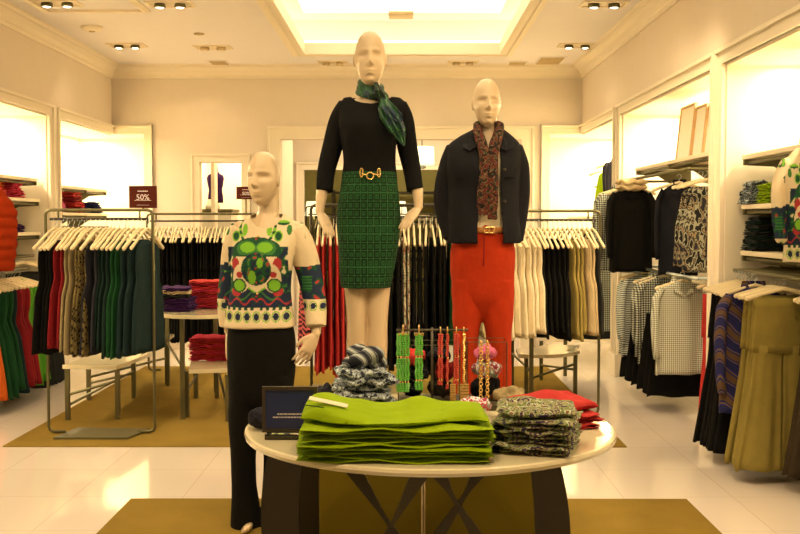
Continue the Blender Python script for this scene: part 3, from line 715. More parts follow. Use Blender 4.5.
rail(2.14, RB, 4.3, 6.45, 1.19, 'bronze hanging rail with black and olive trousers low in the nearest right alcove')
X0 = 2.135
run((X0, 6.42, 1.17), (X0, 6.05, 1.17), 0, [(6, 'wide', 'black', 'black wide trousers hanging at the far end of the nearest right alcove', 'trousers', 'hanging_trousers')], 'cream hanger at the far end of the nearest right alcove rail', 'cream hangers over black trousers in the nearest right alcove', jit=.05)
run((X0-.04, 5.99, 1.17), (X0-.04, 5.9, 1.17), 0, [(1, 'jacket', 'tribal', 'blue and orange tribal patterned jacket hanging before the olive trousers', 'jacket', 'hanging_jacket')], 'cream hanger holding the tribal patterned jacket', None, jit=.0, bias=.12)
run((X0+.02, 5.88, 1.17), (X0+.02, 5.62, 1.17), 0, [(4, 'wide', 'olive', 'olive wide leg trousers hanging in the nearest right alcove', 'trousers', 'hanging_trousers')], 'cream hanger above the olive trousers', 'cream hangers above the olive trousers', jit=.06)
run((X0+.24, 5.55, 1.17), (X0+.24, 5.45, 1.17), 0, [(2, 'wide', 'brown', 'dark brown trousers hanging nearer than the olive ones', 'trousers', 'hanging_trousers')], 'cream hanger above the dark brown trousers', 'cream hangers above the dark brown trousers', jit=.05)
run((X0+.26, 5.35, 1.17), (X0+.26, 5.2, 1.17), 0, [(1, 'coat', 'black', 'black coat hanging at the right edge of the photo', 'coat', 'hanging_coat'), (1, 'shirt', 'animalred', 'red print shirt hanging at the far right edge', 'shirt', 'hanging_shirt')], 'cream hanger at the right edge of the nearest right alcove', 'cream hangers at the right edge', jit=.05)
# hanger stock on an upper short rail
rail(2.3, RB, 5.5, 6.4, 1.245, 'short dark rail packed with empty hangers below the jeans shelf', 'bracket')
ha, hh = hanger_mesh()
me_small = MB().tube([(-.17, 0, -.05), (0, 0, -.02), (.17, 0, -.05)], .008, 6).mesh('trouser_hanger', M['bracket'])
for k in range(12):
    h = tag(inst('trouser_hanger', me_small, (2.33, 5.55+k*.07, 1.235), rz=random.uniform(-.1, .1)), 'empty dark hanger on the rail below the jeans shelf, %s away from camera' % NUM[k], 'hanger', 'empty dark hangers')
# --- middle right alcove
shelf('high cream shelf with frames and olive brackets in the middle right alcove', 2.14, RB, 7.0, 9.25, 1.995)
for k, (yy, w, h) in enumerate(((8.25, .42, .46), (7.9, .30, .42), (7.72, .26, .40))):
    picture(0, 0, 2.30+k*.012, yy, w, h, 1.997, ['largest pale frame', 'middle pale frame', 'smallest pale frame'][k]+' leaning on the high shelf of the middle right alcove', rz=-PI/2)
rail(2.02, RB, 7.1, 9.3, 1.875, 'olive hanging rail high in the middle right alcove', 'bracket')
shelf('short cream shelf holding coral folded tops in the middle right alcove', 2.2, RB, 8.0, 8.6, 1.66, brackets=False)
shelf('short cream shelf holding a white box in the middle right alcove', 2.2, RB, 8.0, 8.6, 1.40, brackets=False)
stack(2.36, 8.35, 1.661, .26, .26, .03, 4, ['coral'], 'coral folded top, {} of the pile in the middle right alcove', 'folded top', 'folded_garment')
stack(2.36, 8.3, 1.401, .22, .22, .06, 2, ['cream'], 'white folded top, {} of the pair in the middle right alcove', 'folded top', 'folded_garment')
Xm = 2.13
run((1.98, 9.15, 1.85), (1.98, 8.98, 1.85), 0, [(2, 'jacket', 'houndstooth', 'houndstooth jacket hanging at the far end of the middle right alcove', 'jacket', 'hanging_jacket')], 'cream hanger above the houndstooth jackets', 'cream hangers above the houndstooth jackets', bias=.1)
def narrow(o, s): o.scale = (s, 1, 1)
narrow(hang((1.985, 8.72, 1.85), .0, 'jacket', 'black', 'black jacket with a pale cowl hanging in the middle right alcove', 'jacket', 'hanging_jacket', None, 'cream hanger above the black jacket in the middle right alcove', None), .85)
tag(inst('knitted_cowl', fold_mesh(.26, .12, .09, 'beige', 2, 1, .012), (1.98, 8.70, 1.775)), 'chunky beige knitted cowl draped on the black jacket', 'scarf')
narrow(hang((2.20, 8.0, 1.86), -.45, 'jacket', 'navy', 'navy coat with patterned lining hanging in front of the short shelves', 'coat', 'hanging_coat', None, 'cream hanger above the navy coat', None), .7)
run((Xm+.11, 7.6, 1.86), (Xm+.11, 7.3, 1.86), 0, [(3, 'top', 'jungle', 'cream and black patterned dress hanging near the second right pillar', 'dress', 'hanging_dress')], 'cream hanger above the patterned dresses', 'cream hangers above the patterned dresses', bias=.1)
rail(2.12, RB, 7.2, 9.2, 1.09, 'cream hanging rail low in the middle right alcove with shirts', 'hook')
for k, z in enumerate((1.0, .71, .42)):
    o = thing('faceout_peg', (2.3, 9.3, z), '%s pale peg on the jamb of the middle right alcove' % ['highest', 'middle', 'lowest'][k], 'peg')
    MB().tube([(2.26, 9.64, z), (2.26, 9.32, z)], .014, 8).build('arm', M['hook'], o, smooth=True)
    MB().tube([(2.26, 9.32, z), (2.26, 9.30, z)], .03, 10).build('end_cap', M['hanger'], o, smooth=True)
run((Xm, 8.95, 1.10), (Xm, 8.75, 1.10), 0, [(2, 'shirt', 'stripe', 'black and cream striped shirt hanging low in the middle right alcove', 'shirt', 'hanging_shirt')], 'cream hanger over the striped shirts', 'cream hangers over the striped shirts', bias=.15)
run((Xm+.02, 8.45, 1.10), (Xm+.02, 8.2, 1.10), 0, [(2, 'shirt', 'houndstooth', 'grey checked shirt hanging behind the gingham shirt', 'shirt', 'hanging_shirt')], 'cream hanger over the grey checked shirts', 'cream hangers over the checked shirts', bias=.1)
hang((Xm+.0, 7.62, 1.10), .12, 'shirt', 'gingham', 'cream gingham shirt hanging lowest and nearest in the middle right alcove', 'shirt', 'hanging_shirt', None, 'cream hanger over the gingham shirt', None)
hang((Xm+.26, 7.4, 1.12), .0, 'trousers', 'coral', 'orange red trousers hanging beside the second right pillar', 'trousers', 'hanging_trousers', None, 'cream hanger over the orange red trousers', None)
for k, y in enumerate((8.85, 8.65, 8.4, 8.2, 8.0, 7.85)):
    tag(inst('hanging_skirt', garment_mesh('skirt', 'black', k % 3), (Xm+.04, y, .90), rz=.05), 'black skirt beneath the shirts in the middle right alcove, %s toward camera' % NUM[k], 'skirt', 'black skirts beneath the shirts')
# --- far right corner alcove
rail(2.2, RB, 10.2, 11.5, 1.9, 'bronze rail in the far right corner alcove')
def small(o, s):
    o.scale = (s, s, s)
ja = hang((2.19, 10.35, 2.16), .2, 'jacket', 'slate', 'dark jacket hanging high in the far right corner alcove', 'jacket', 'hanging_jacket', None, 'hanger above the dark jacket in the corner alcove', None)
small(ja, .55)
jb = hang((2.17, 10.6, 2.10), .1, 'top', 'lime', 'lime top hanging beside the dark jacket in the far right corner', 'top', 'hanging_blouse', None, 'hanger above the lime top', None, v=0); small(jb, .72)
shelf('small cream shelf above the right rack in the far right corner', 1.95, RB, 10.6, 11.9, 1.56, brackets=False)
shelf('second small cream shelf in the far right corner just below another', 1.95, RB, 10.6, 11.9, 1.26, brackets=False)
stack(2.1, 11.0, 1.261, .28, .3, .05, 3, ['stone', 'charcoal'], 'grey folded jumper, {} of the pile in the far right corner', 'folded jumper', 'folded_jumper')
rail(2.05, RB, 10.1, 11.5, 1.2, 'low bronze rail in the far right corner alcove')
run((2.02, 11.2, 1.18), (2.02, 10.2, 1.18), 0, [(8, 'dress', 'charcoal', 'dark dress hanging low in the far right corner alcove', 'dress', 'hanging_dress'), (3, 'jacket', 'houndstooth', 'houndstooth jacket hanging low in the far right corner', 'jacket', 'hanging_jacket')], 'hanger low in the far right corner alcove', 'hangers low in the far right corner alcove')

# --- left alcoves
shelf('high cream shelf with olive brackets in the left alcove', -3.50, LB, 7.3, 9.6, 1.915)
shelf('middle cream shelf holding orange and pink folded tops at the left', -3.48, LB, 7.6, 9.6, 1.72)
shelf('lower cream shelf holding pink folded tops at the left', -3.48, LB, 7.6, 9.6, 1.405)
shelf('lowest cream shelf above dark trousers at the left', -3.48, LB, 7.6, 9.6, 1.13, brackets=False)
stack(-3.66, 9.2, 1.721, .28, .3, .04, 4, ['pinkred'], 'pinkish red folded top, {} of the pile on the middle left shelf', 'folded top', 'folded_garment', rough=.008, taper=.2)
stack(-3.68, 8.8, 1.721, .28, .3, .045, 4, ['orange', 'coral'], 'orange folded top, {} of the pile on the middle left shelf', 'folded top', 'folded_garment', rough=.008, taper=.2)
stack(-3.66, 9.2, 1.406, .28, .3, .035, 2, ['purple'], 'purple folded top, {} of the pair on the lower left shelf', 'folded top', 'folded_garment', rough=.008)
stack(-3.68, 8.8, 1.406, .28, .3, .035, 3, ['pink'], 'pink folded top, {} of the pile on the lower left shelf', 'folded top', 'folded_garment', rough=.008)
# puffer vest face-out on an upper rail
rail(-3.38, LB, 7.2, 8.0, 1.83, 'short olive rail holding the orange vest at the left edge', 'bracket')
def puffer(px, py, Y):
    p = at(px, py, Y=Y); b = MB(); rings = []
    n = 32; zb, zt = at(px, 271, Y=Y).z, at(px, 186, Y=Y).z; rows = 48
    for i in range(rows+1):
        u = i/rows; z = zb+(zt-zb)*u; w = .2+.03*math.sin(PI*u*.9)
        if u > .72: w = .22-.13*((u-.72)/.28)**1.4
        puff = 1+.10*abs(math.sin(u*PI*8)) ; d = .10*puff
        rings.append([Vector((p.x+w*puff**.5*math.copysign(abs(math.cos(2*PI*j/n))**.8, math.cos(2*PI*j/n)), Y+d*math.sin(2*PI*j/n), z)) for j in range(n)])
    b.loft(rings); M['puffer'] = plain('quilted_orange', tc(140, 36, 4), .9, spec=.08, var=.1, bmp=.1)
    o = tag(b.build('puffer_vest', M['puffer'], smooth=True), 'orange quilted puffer vest hanging at the left edge', 'vest')
    MB().tube([(p.x-.09, Y-.02, zt-.04), (p.x-.05, Y-.075, zt-.0), (p.x+.05, Y-.075, zt-.0), (p.x+.09, Y-.02, zt-.04), (p.x+.05, Y+.05, zt+.02), (p.x-.05, Y+.05, zt+.02), (p.x-.09, Y-.02, zt-.04)], .03, 10).build('collar', M['puffer'], o, smooth=True)
    z = MB(); z.tube([(p.x, Y-.113, zb+.02), (p.x, Y-.113, zt-.05)], .006, 6); z.build('zip', M['darkmetal'], o)
    s = MB(); s.tube([(p.x-.03, Y-.07, zt+.03), (p.x-.02, Y-.12, zt-.08), (p.x+.02, Y-.125, zt-.28)], [(.04, .02), (.035, .02), (.02, .015)], 10)
    tag(s.build('neck_scarf', M['animalred'], smooth=True), 'red print scarf tucked in the orange vest', 'scarf')
puffer(-14, 230, 7.6)
rail(-3.32, LB, 7.3, 8.85, 1.09, 'olive hanging rail carrying green and red clothes at the left edge')
run((-3.30, 7.62, 1.07), (-3.30, 8.6, 1.07), 0, [
    (1, 'tunic', 'orange', 'orange top hanging nearest on the left wall rail', 'top', 'hanging_blouse'),
    (4, 'tunic', 'green', 'bottle green tunic hanging on the left wall rail', 'tunic', 'hanging_tunic'),
    (1, 'tunic', 'teal', 'teal tunic hanging between the green and the red ones', 'tunic', 'hanging_tunic'),
    (3, 'tunic', 'red', 'red tunic hanging on the left wall rail', 'tunic', 'hanging_tunic'),
    (3, 'tunic', 'leafgreen', 'leaf green top hanging last on the left wall rail', 'top', 'hanging_blouse')],
    'cream hanger on the left wall rail', 'cream hangers on the left wall rail', jit=.06)
rail(-3.52, LB, 8.9, 9.5, 1.18, 'far section of rail carrying dark trousers at the left wall')
run((-3.40, 8.92, 1.18), (-3.40, 9.5, 1.18), 0, [(8, 'trousers', 'charcoal', 'dark slate trousers hanging deep in the left alcove', 'trousers', 'hanging_trousers')], 'hanger over the dark slate trousers', 'hangers over the dark slate trousers', jit=.05, hook=False)
# far left corner alcove
shelf('upper cream shelf with olive brackets in the far left corner alcove', -3.50, LB, 10.3, 11.85, 1.88)
shelf('middle cream shelf with red and blue folded tops in the far left corner alcove', -3.50, LB, 10.3, 11.85, 1.60)
stack(-3.66, 10.35, 1.602, .26, .3, .05, 3, ['pink'], 'pink folded top, {} of the pile in the far left corner', 'folded top', 'folded_garment', rough=.008, taper=.2)
stack(-3.64, 10.85, 1.602, .3, .34, .055, 4, ['red', 'coral'], 'red folded top, {} of the pile in the far left corner', 'folded top', 'folded_garment', rough=.01, taper=.3)
stack(-3.62, 11.5, 1.602, .28, .3, .04, 3, ['blue'], 'dark blue folded top, {} of the pile in the far left corner', 'folded top', 'folded_garment', rough=.008, taper=.3)
rail(-3.42, LB, 10.2, 11.6, 1.44, 'dark rail in the far left corner alcove', 'bracket')
run((-3.38, 10.3, 1.42), (-3.38, 11.5, 1.42), 0, [(10, 'top', 'jungle', 'patterned blouse hanging in the far left corner alcove', 'blouse', 'hanging_blouse')], 'hanger over the patterned blouses in the far left corner', 'hangers in the far left corner alcove', jit=.05, hook=False)

# ------------------------------------------------------------------ display niche: purple sweater form
def bust(px, Y, z0, label, mat, s=1.0):
    p = at(px, 190, Y=Y); o = thing('sweater_form', (p.x, Y, z0), label, 'dress form')
    R_ = [(0, .15, .085), (.12, .145, .085), (.25, .125, .08), (.36, .15, .1), (.46, .165, .095), (.52, .15, .075), (.56, .08, .06), (.60, .05, .05), (.68, .052, .05)]
    n = 28; MB().loft([[Vector((p.x+a*s*math.cos(2*PI*j/n), Y+b_*s*math.sin(2*PI*j/n), z0+z*s)) for j in range(n)] for z, a, b_ in R_]).build('sweater', M[mat], o, smooth=True)
    for sx in (): MB().tube([(p.x+sx*.13*s, Y, z0+.5*s), (p.x+sx*.15*s, Y, z0+.35*s), (p.x+sx*.15*s, Y-.03, z0+.1*s), (p.x+sx*.14*s, Y-.04, z0-.02*s)], [.04*s, .04*s, .034*s, .03*s], 10).build('sleeve', M[mat], o, smooth=True)
    return o
t0 = at(214, 207, Y=12.6)
o = thing('display_cabinet', (t0.x, 12.6, 0), 'white cabinet with dark top in the lit niche behind the back left doorway', 'cabinet')
MB().box(t0.x-.2, t0.x+.25, 12.4, 12.9, 0.0, 1.62).build('body', M['white'], o, bevel=.005)
MB().box(t0.x-.22, t0.x+.27, 12.38, 12.92, 1.62, 1.66).build('top', M['bracket'], o, bevel=.005)
tag(MB().lathe((t0.x-.02, 12.6, 1.662), [(.09, 0), (.09, .05), (.07, .06), (.06, .12), (.02, .13), (.015, .17)], 20).build('white_pedestal', M['white'], smooth=True), 'small white pedestal under the purple sweater form', 'pedestal')
bust(215.5, 12.6, 1.74, 'purple turtleneck sweater on a form in the lit back left niche', 'purple', .66)

# ------------------------------------------------------------------ far room furnishings
def lamp(px, Y, label, w=.17, h=.2):
    p = at(px, 156, Y=Y); z = at(px, 165, Y=Y).z; ztop = at(px, 147, Y=Y).z
    o = thing('pendant_lamp', (p.x, Y, z), label, 'lamp')
    MB().lathe((p.x, Y, z), [(w*.98, 0), (w, .004), (w*.94, ztop-z), (w*.9, ztop-z), (w*.92, .02)], 28).build('lamp_shade', M['shade'], o, smooth=True)
    MB().tube([(p.x, Y, ztop), (p.x, Y, 3.0)], .008, 6).build('cord', M['metal'], o)
    MB().lathe((p.x, Y, z-.05), [(.03, .0), (.06, .02), (.05, .06)], 16).build('diffuser', M['hook'], o, smooth=True)
lamp(422, 13.6, 'white drum lamp hanging in the far room between the two tall mannequins')
for px, zz in ((314, 222), (398, 222)):
    p = at(px, 215, Y=16.5); o = thing('table_lamp', (p.x, 16.5, .9), 'glowing table lamp in the farthest room %s the tall mannequin' % ('left of' if px < 350 else 'right of'), 'lamp')
    MB().lathe((p.x, 16.5, 1.6), [(.16, 0), (.12, .24), (.118, .24), (.155, .0)], 24).build('lamp_shade', emit('table_lamp_glow%d' % px, (1, .8, .42, 1), 1.6), o, smooth=True)
    MB().lathe((p.x, 16.5, .92), [(.09, 0), (.02, .03), (.05, .3), (.02, .6), (.015, .7)], 16).build('base', M['metal'], o, smooth=True)
    o = thing('console_table', (p.x, 16.5, 0), 'dark console table under the glowing lamp %s the tall mannequin' % ('left of' if px < 350 else 'right of'), 'table')
    MB().box(p.x-.4, p.x+.4, 16.3, 16.7, .86, .92).build('tabletop', M['darkmetal'], o)
    for sx in (-1, 1):
        for sy in (-1, 1): MB().box(p.x+sx*.36-.02, p.x+sx*.36+.02, 16.5+sy*.16-.02, 16.5+sy*.16+.02, 0, .86).build('leg', M['darkmetal'], o)
def farrack(x0, x1, Y, label, mats, labg):
    rack(x0, x1, Y, 1.74, 1.62, label, mat='darkmetal', base=False)
    run((x0+.05, Y, 1.60), (x1-.05, Y, 1.60), PI/2, [(max(3, int((x1-x0)/.08/len(mats))), 'short_dress', mm, '%s garment hanging on the %s' % (mm if mm in ('black', 'brown', 'beige') else mm+' coloured', labg), 'top', 'hanging_blouse') for mm in mats], 'pale hanger on the '+labg, 'pale hangers on the '+labg, hook=False)
farrack(at(306, 220, Y=15.6).x, at(345, 220, Y=15.6).x, 15.6, 'dark rack in the farthest room seen left of the tall mannequin', ['black', 'brown'], 'farthest left rack')
farrack(at(396, 220, Y=15.4).x, at(470, 220, Y=15.4).x, 15.4, 'dark rack in the farthest room seen between the tall mannequins', ['black', 'brown', 'beige'], 'farthest right rack')
o = thing('shelving_unit', (0.3, 17.3, 0), 'dark shelving unit on the farthest olive wall', 'shelving')
for z in (.5, 1.0, 1.5, 2.0): MB().box(-1.2, 1.4, 17.1, 17.5, z-.02, z+.02).build('shelf', M['darkmetal'], o)
for x in (-1.2, -.3, .55, 1.4): MB().box(x-.02, x+.02, 17.1, 17.5, 0, 2.05).build('upright', M['darkmetal'], o)
rr = random.Random(4)
cols = ['beige', 'white', 'stone', 'brown', 'mustard', 'cream']
for zi, z in enumerate((1.02, 1.52)):
    for k in range(9):
        x = -1.05+k*.28; stack(x, 17.3, z, .2, .24, .05, 2, [cols[(k+zi*2) % 6] if cols[(k+zi*2) % 6] != 'white' else 'cream'], 'small folded garment, {} of the %s pair on the %s farthest shelf' % (NUM[k], ('lower', 'upper')[zi]), 'folded garment', 'folded_garment', group='garments on the farthest shelving')
# ------------------------------------------------------------------ mannequins
def finish(o, voxel, smooth=3, cut=None, solid=0, paint=None, wr=0, wrf=6, off=0):
    """merge overlapping solids into one continuous skin, trim it, wrinkle it, print it"""
    m_ = o.modifiers.new('r', 'REMESH'); m_.mode = 'VOXEL'; m_.voxel_size = voxel; m_.use_smooth_shade = True
    if smooth: s_ = o.modifiers.new('s', 'SMOOTH'); s_.factor = .5; s_.iterations = smooth
    bpy.context.view_layer.update()
    me = bpy.data.meshes.new_from_object(o.evaluated_get(bpy.context.evaluated_depsgraph_get()))
    o.modifiers.clear(); o.data = me
    W = Vector(); q = o
    while q: W = W+q.location; q = q.parent
    if wr:
        nn = [v.normal.copy() for v in me.vertices]; out = []
        for v, vn in zip(me.vertices, nn):
            p = v.co+W; out += list(v.co + vn*wr*(noise.noise(Vector((p.x*wrf, p.y*wrf, p.z*wrf*.45)))+.5*noise.noise(Vector((p.x*wrf*2.3, p.y*wrf*2.3, p.z*wrf*1.4+9)))))
        me.vertices.foreach_set('co', out)
    if cut:
        bm = bmesh.new(); bm.from_mesh(me)
        bmesh.ops.delete(bm, geom=[v for v in bm.verts if cut(v.co+W)], context='VERTS'); 
        # ease the ragged edge
        for _ in range(4):
            mv = {v: sum((e.other_vert(v).co for e in v.link_edges if e.is_boundary), Vector())/2 for v in bm.verts if v.is_boundary and sum(e.is_boundary for e in v.link_edges) == 2}
            for v, c_ in mv.items(): v.co = v.co.lerp(c_, .5)
        bm.to_mesh(me); bm.free()
    if paint:
        ca = me.color_attributes.new('Col', 'FLOAT_COLOR', 'POINT'); buf = []
        for v in me.vertices: buf += list(paint(v.co+W))[:3]+[1.0]
        ca.data.foreach_set('color', buf)
    if solid: s_ = o.modifiers.new('solid', 'SOLIDIFY'); s_.thickness = solid; s_.offset = 1
    me.polygons.foreach_set('use_smooth', [True]*len(me.polygons)); me.update()
    return o
def smooth_rings(keys, n=40, sub=6, pw=.9):
    """keys: (cx, cy, z, rx, ry) bottom to top, Catmull-Rom between them"""
    out = []
    def cr(a, b, c, d, t): return .5*((2*b)+(c-a)*t+(2*a-5*b+4*c-d)*t*t+(3*b-a-3*c+d)*t**3)
    for i in range(len(keys)-1):
        k = [keys[max(i-1, 0)], keys[i], keys[i+1], keys[min(i+2, len(keys)-1)]]
        for q in range(sub): out.append([cr(*(kk[j] for kk in k), q/sub) for j in range(5)])
    out.append(list(keys[-1])); rings = []
    for cx, cy, z, rx, ry in out:
        r = []
        for j in range(n):
            a = 2*PI*j/n; c_, s_ = math.cos(a), math.sin(a)
            r.append(Vector((cx+rx*math.copysign(abs(c_)**pw, c_), cy+ry*math.copysign(abs(s_)**pw, s_), z)))
        rings.append(r)
    return rings
def smooth_path(pts, rads, sub=5):
    P_ = [Vector(p) for p in pts]; R_ = [r if isinstance(r, tuple) else (r, r) for r in rads]; op, orr = [], []
    def cr(a, b, c, d, t): return .5*((2*b)+(c-a)*t+(2*a-5*b+4*c-d)*t*t+(3*b-a-3*c+d)*t**3)
    for i in range(len(P_)-1):
        k = [max(i-1, 0), i, i+1, min(i+2, len(P_)-1)]
        for q in range(sub):
            t = q/sub; op.append(cr(*(P_[j] for j in k), t)); orr.append(tuple(cr(*(R_[j][m_] for j in k), t) for m_ in (0, 1)))
    op.append(P_[-1]); orr.append(R_[-1]); return op, orr
def head(b, chin, height, yaw=0, tilt=0, wscale=1.0):
    """smooth mannequin head: brow, sockets, nose, lips, chin, ears"""
    H = height; hz = H/2; rx = H*.285*wscale; ry = H*.38
    nu, nv = 96, 72; vs = []; c0 = Vector(chin)+Vector((0, .02, hz))
    Rm = Matrix.Rotation(yaw, 3, 'Z') @ Matrix.Rotation(tilt, 3, 'X')
    def g(x, z, x0, z0, sx, sz): return math.exp(-((x-x0)/sx)**2-((z-z0)/sz)**2)
    u_ = H/.235
    for i in range(nv+1):
        a = -PI/2+PI*i/nv
        for j in range(nu):
            t = 2*PI*j/nu; sx, sy, sz = math.cos(a)*math.cos(t), math.cos(a)*math.sin(t), math.sin(a)
            ca = max(0, math.cos(a)); q_ = ca**(.80 if sz > 0 else .86)/max(ca, 1e-6); x, y, z = rx*sx*q_, ry*sy*q_, hz*sz
            if sz < 0:
                k = -sz; x *= 1-.20*k**1.3; y = y*(1-.50*k**1.2) if sy > 0 else y*(1-.06*k)
                y -= .012*k*u_
            else: y *= 1+.05*(sy > 0)
            if sy < -.15:
                fr = min(1, (-sy-.15)/.35); X, Z = x/u_, z/u_; d = 0
                y += .008*fr*u_*(1-abs(sz)) 
                d += .030*g(X, Z, 0, -.026, .0095, .014) + .022*g(X, Z, 0, -.004, .0075, .022) + .008*g(X, Z, .011, -.031, .007, .007)+.008*g(X, Z, -.011, -.031, .007, .007)
                d -= .019*(g(X, Z, .031, .006, .019, .012)+g(X, Z, -.031, .006, .019, .012)); d += .005*(g(X, Z, .030, .004, .012, .006)+g(X, Z, -.030, .004, .012, .006))
                d += .006*(g(X, Z, .028, .026, .022, .008)+g(X, Z, -.028, .026, .022, .008))
                d += .013*g(X, Z, 0, -.058, .020, .0055)+.013*g(X, Z, 0, -.070, .017, .0055)-.005*g(X, Z, 0, -.064, .02, .0022)
                d += .010*g(X, Z, 0, -.098, .020, .012)-.004*g(X, Z, 0, -.082, .02, .006)+.005*(g(X, Z, .045, -.022, .016, .02)+g(X, Z, -.045, -.022, .016, .02))
                y -= d*fr*u_
            vs.append(c0+Rm @ Vector((x, y, z)))
    fs = []
    for i in range(nv):
        for j in range(nu):
            p, q = i*nu+j, i*nu+(j+1) % nu
            if i == 0: fs.append((j+nu, 0, (j+1) % nu+nu)) if False else None
            fs.append((p, q, q+nu, p+nu))
    b.add(vs, [f for f in fs if f])
    for s in (-1, 1):
        e = MB(); e.ball((0, 0, 0), .006*u_, .017*u_, .029*u_, 12, 8)
        vs2 = [c0+Rm @ (Matrix.Rotation(s*.35, 3, 'Z') @ v+Vector((s*rx*1.0, .012*u_, -.006*u_))) for v in e.v]; b.add(vs2, e.f)
    return c0
def hand(b, W, d, lat, nrm, curl=.35, L=.185, side=1, spread=.05):
    """palm, four unequal fingers with knuckle bends and a thumb from the side of the palm; lat points to the thumb side, nrm out of the palm"""
    W = Vector(W); d = Vector(d).normalized(); lat = Vector(lat); lat = (lat-d*lat.dot(d)).normalized(); n = d.cross(lat).normalized()
    if n.dot(Vector(nrm)) < 0: n = -n
    k = L/.185; pl = .095*k
    def ring(o, w, t): return [o+lat*(w*math.cos(2*PI*j/16))+n*(t*math.sin(2*PI*j/16)) for j in range(16)]
    b.loft([ring(W-d*.02*k, .021*k, .019*k), ring(W+d*.005*k, .022*k, .017*k), ring(W+d*.035*k, .032*k, .0165*k), ring(W+d*.065*k, .038*k, .0145*k), ring(W+d*pl, .037*k, .012*k), ring(W+d*(pl+.008*k), .033*k, .008*k)])
    for off, fl, r, cu in ((.028, .068, .0082, .85), (.0095, .078, .0086, .95), (-.0095, .073, .0082, 1.05), (-.027, .056, .0074, 1.2)):
        p = W+d*(pl-.012*k)+lat*off*k; dd = (d+lat*spread*off*40).normalized(); pts = [p, p+dd*.016*k]; rr = [r*k*1.02, r*k]
        seg = [.45, .32, .23]; ang = 0; q = pts[-1]
        for s_i, s_ in enumerate(seg):
            ang += curl*cu*(.6 if s_i == 0 else .8); dv = dd*math.cos(ang)+n*math.sin(ang); q = q+dv*fl*k*s_; pts.append(q); rr.append(r*k*(.96-.1*s_i))
        b.tube(pts, rr, 10, up=tuple(n), round_ends=True)
    p = W+d*.022*k+lat*.020*k; dv = (d*.75+lat*.62+n*.25).normalized(); dv2 = (d*.93+lat*.22+n*.3).normalized()
    b.tube([p, p+dv*.035*k, p+dv*.035*k+dv2*.028*k, p+dv*.035*k+dv2*.028*k+(d*.95+n*.3).normalized()*.022*k], [.0125*k, .011*k, .0098*k, .008*k], 10, up=tuple(n), round_ends=True)
def limb(b, pts, rads, n=20, up=(0, 1, 0), sub=5, re=True):
    p_, r_ = smooth_path(pts, rads, sub); b.tube(p_, r_, n, up=up, round_ends=re)
def torso_keys(Y, rows, s_off=0):
    """rows: (pixel left, pixel right, pixel y, depth radius, forward shift) in bottom to top order"""
    out = []
    for xl, xr, py, ry, dy in rows:
        c_ = at((xl+xr)/2, py, Y=Y); e = at(xr, py, Y=Y); out.append((c_.x, Y+dy, c_.z, (e.x-c_.x)+s_off, ry+s_off))
    return out

# ======================= mannequin in the printed cardigan
Y = YF
A = lambda px, py, dy=0.0, Y0=YF: at(px, py, Y=Y0+dy)
man = thing('mannequin', (A(263, 300).x, Y, .008), 'bald cream mannequin in printed cream cardigan and black flared trousers', 'mannequin')
b = MB()
head(b, A(263, 206, -.035), .262, yaw=-.32, wscale=.98)
limb(b, [A(269, 188, .03), A(269, 205, .025), A(268, 217, .02), A(267, 230, .015)], [.052, .050, .058, .09])
keys = torso_keys(Y, [(235, 288, 375, .09, 0), (230, 292, 352, .115, .01), (234, 286, 325, .105, 0), (240, 283, 300, .085, 0), (238, 285, 280, .095, -.005), (235, 291, 258, .11, -.012), (234, 297, 238, .095, 0), (238, 297, 226, .07, .01), (248, 288, 218, .05, .015)])
b.loft(smooth_rings([(k[0], k[1], k[2], k[3]-.008, k[4]-.006) for k in keys], 36))
hL = A(229, 332, .05); hR = A(316, 334, -.02)
limb(b, [A(241, 229, .01), A(233, 256, .03), A(228, 288, .05), A(228, 312, .05), hL], [.046, .042, .036, .031, .022])
limb(b, [A(294, 229, .01), A(303, 256, .03), A(312, 288, .04), A(316, 312, .01), hR], [.046, .042, .036, .031, .022])
hand(b, hL, A(227, 360, .05)-hL, (0, -1, 0), (1, 0, 0), curl=.3, L=.17)
hand(b, hR, A(300, 364, -.05)-hR, (-.85, -.5, .3), (-.3, .9, -.3), curl=.3, L=.185, spread=.11)
for xs in ((249, 246, 246, 247), (275, 274, 274, 274)):
    limb(b, [A(xs[0], 372), A(xs[1], 430), A(xs[2], 480, .02), A(xs[3], 522, .02)], [.075, .052, .048, .036])
    limb(b, [A(xs[3], 522, .02), A(xs[3], 528, -.05), A(xs[3], 529, -.12)], [(.034, .03), (.036, .022), (.03, .015)])
finish(b.build('body', M['body'], man), .0042, 3)
# trousers
b = MB()
keys = torso_keys(Y, [(256, 266, 418, .03, 0), (244, 279, 411, .07, 0), (233, 290, 398, .10, 0), (228, 294, 378, .115, .005), (226.5, 295, 352, .125, .01), (228, 294, 330, .115, 0), (233, 288, 312, .1, 0)])
b.loft(smooth_rings(keys, 40))
limb(b, [A(246, 376), A(243.5, 420, .0), A(243.5, 455, .01), A(244, 490, .02), A(246.5, 529, .02)], [(.088, .098), (.071, .08), (.060, .072), (.062, .078), (.080, .095)], 28, re=False)
limb(b, [A(276, 376), A(276, 420, .0), A(275.5, 455, .01), A(275, 490, .02), A(275.5, 529, .02)], [(.088, .098), (.069, .08), (.060, .072), (.062, .078), (.076, .095)], 28, re=False)
finish(b.build('flared_trousers', M['black'], man), .006, 3, wr=.006, wrf=7)
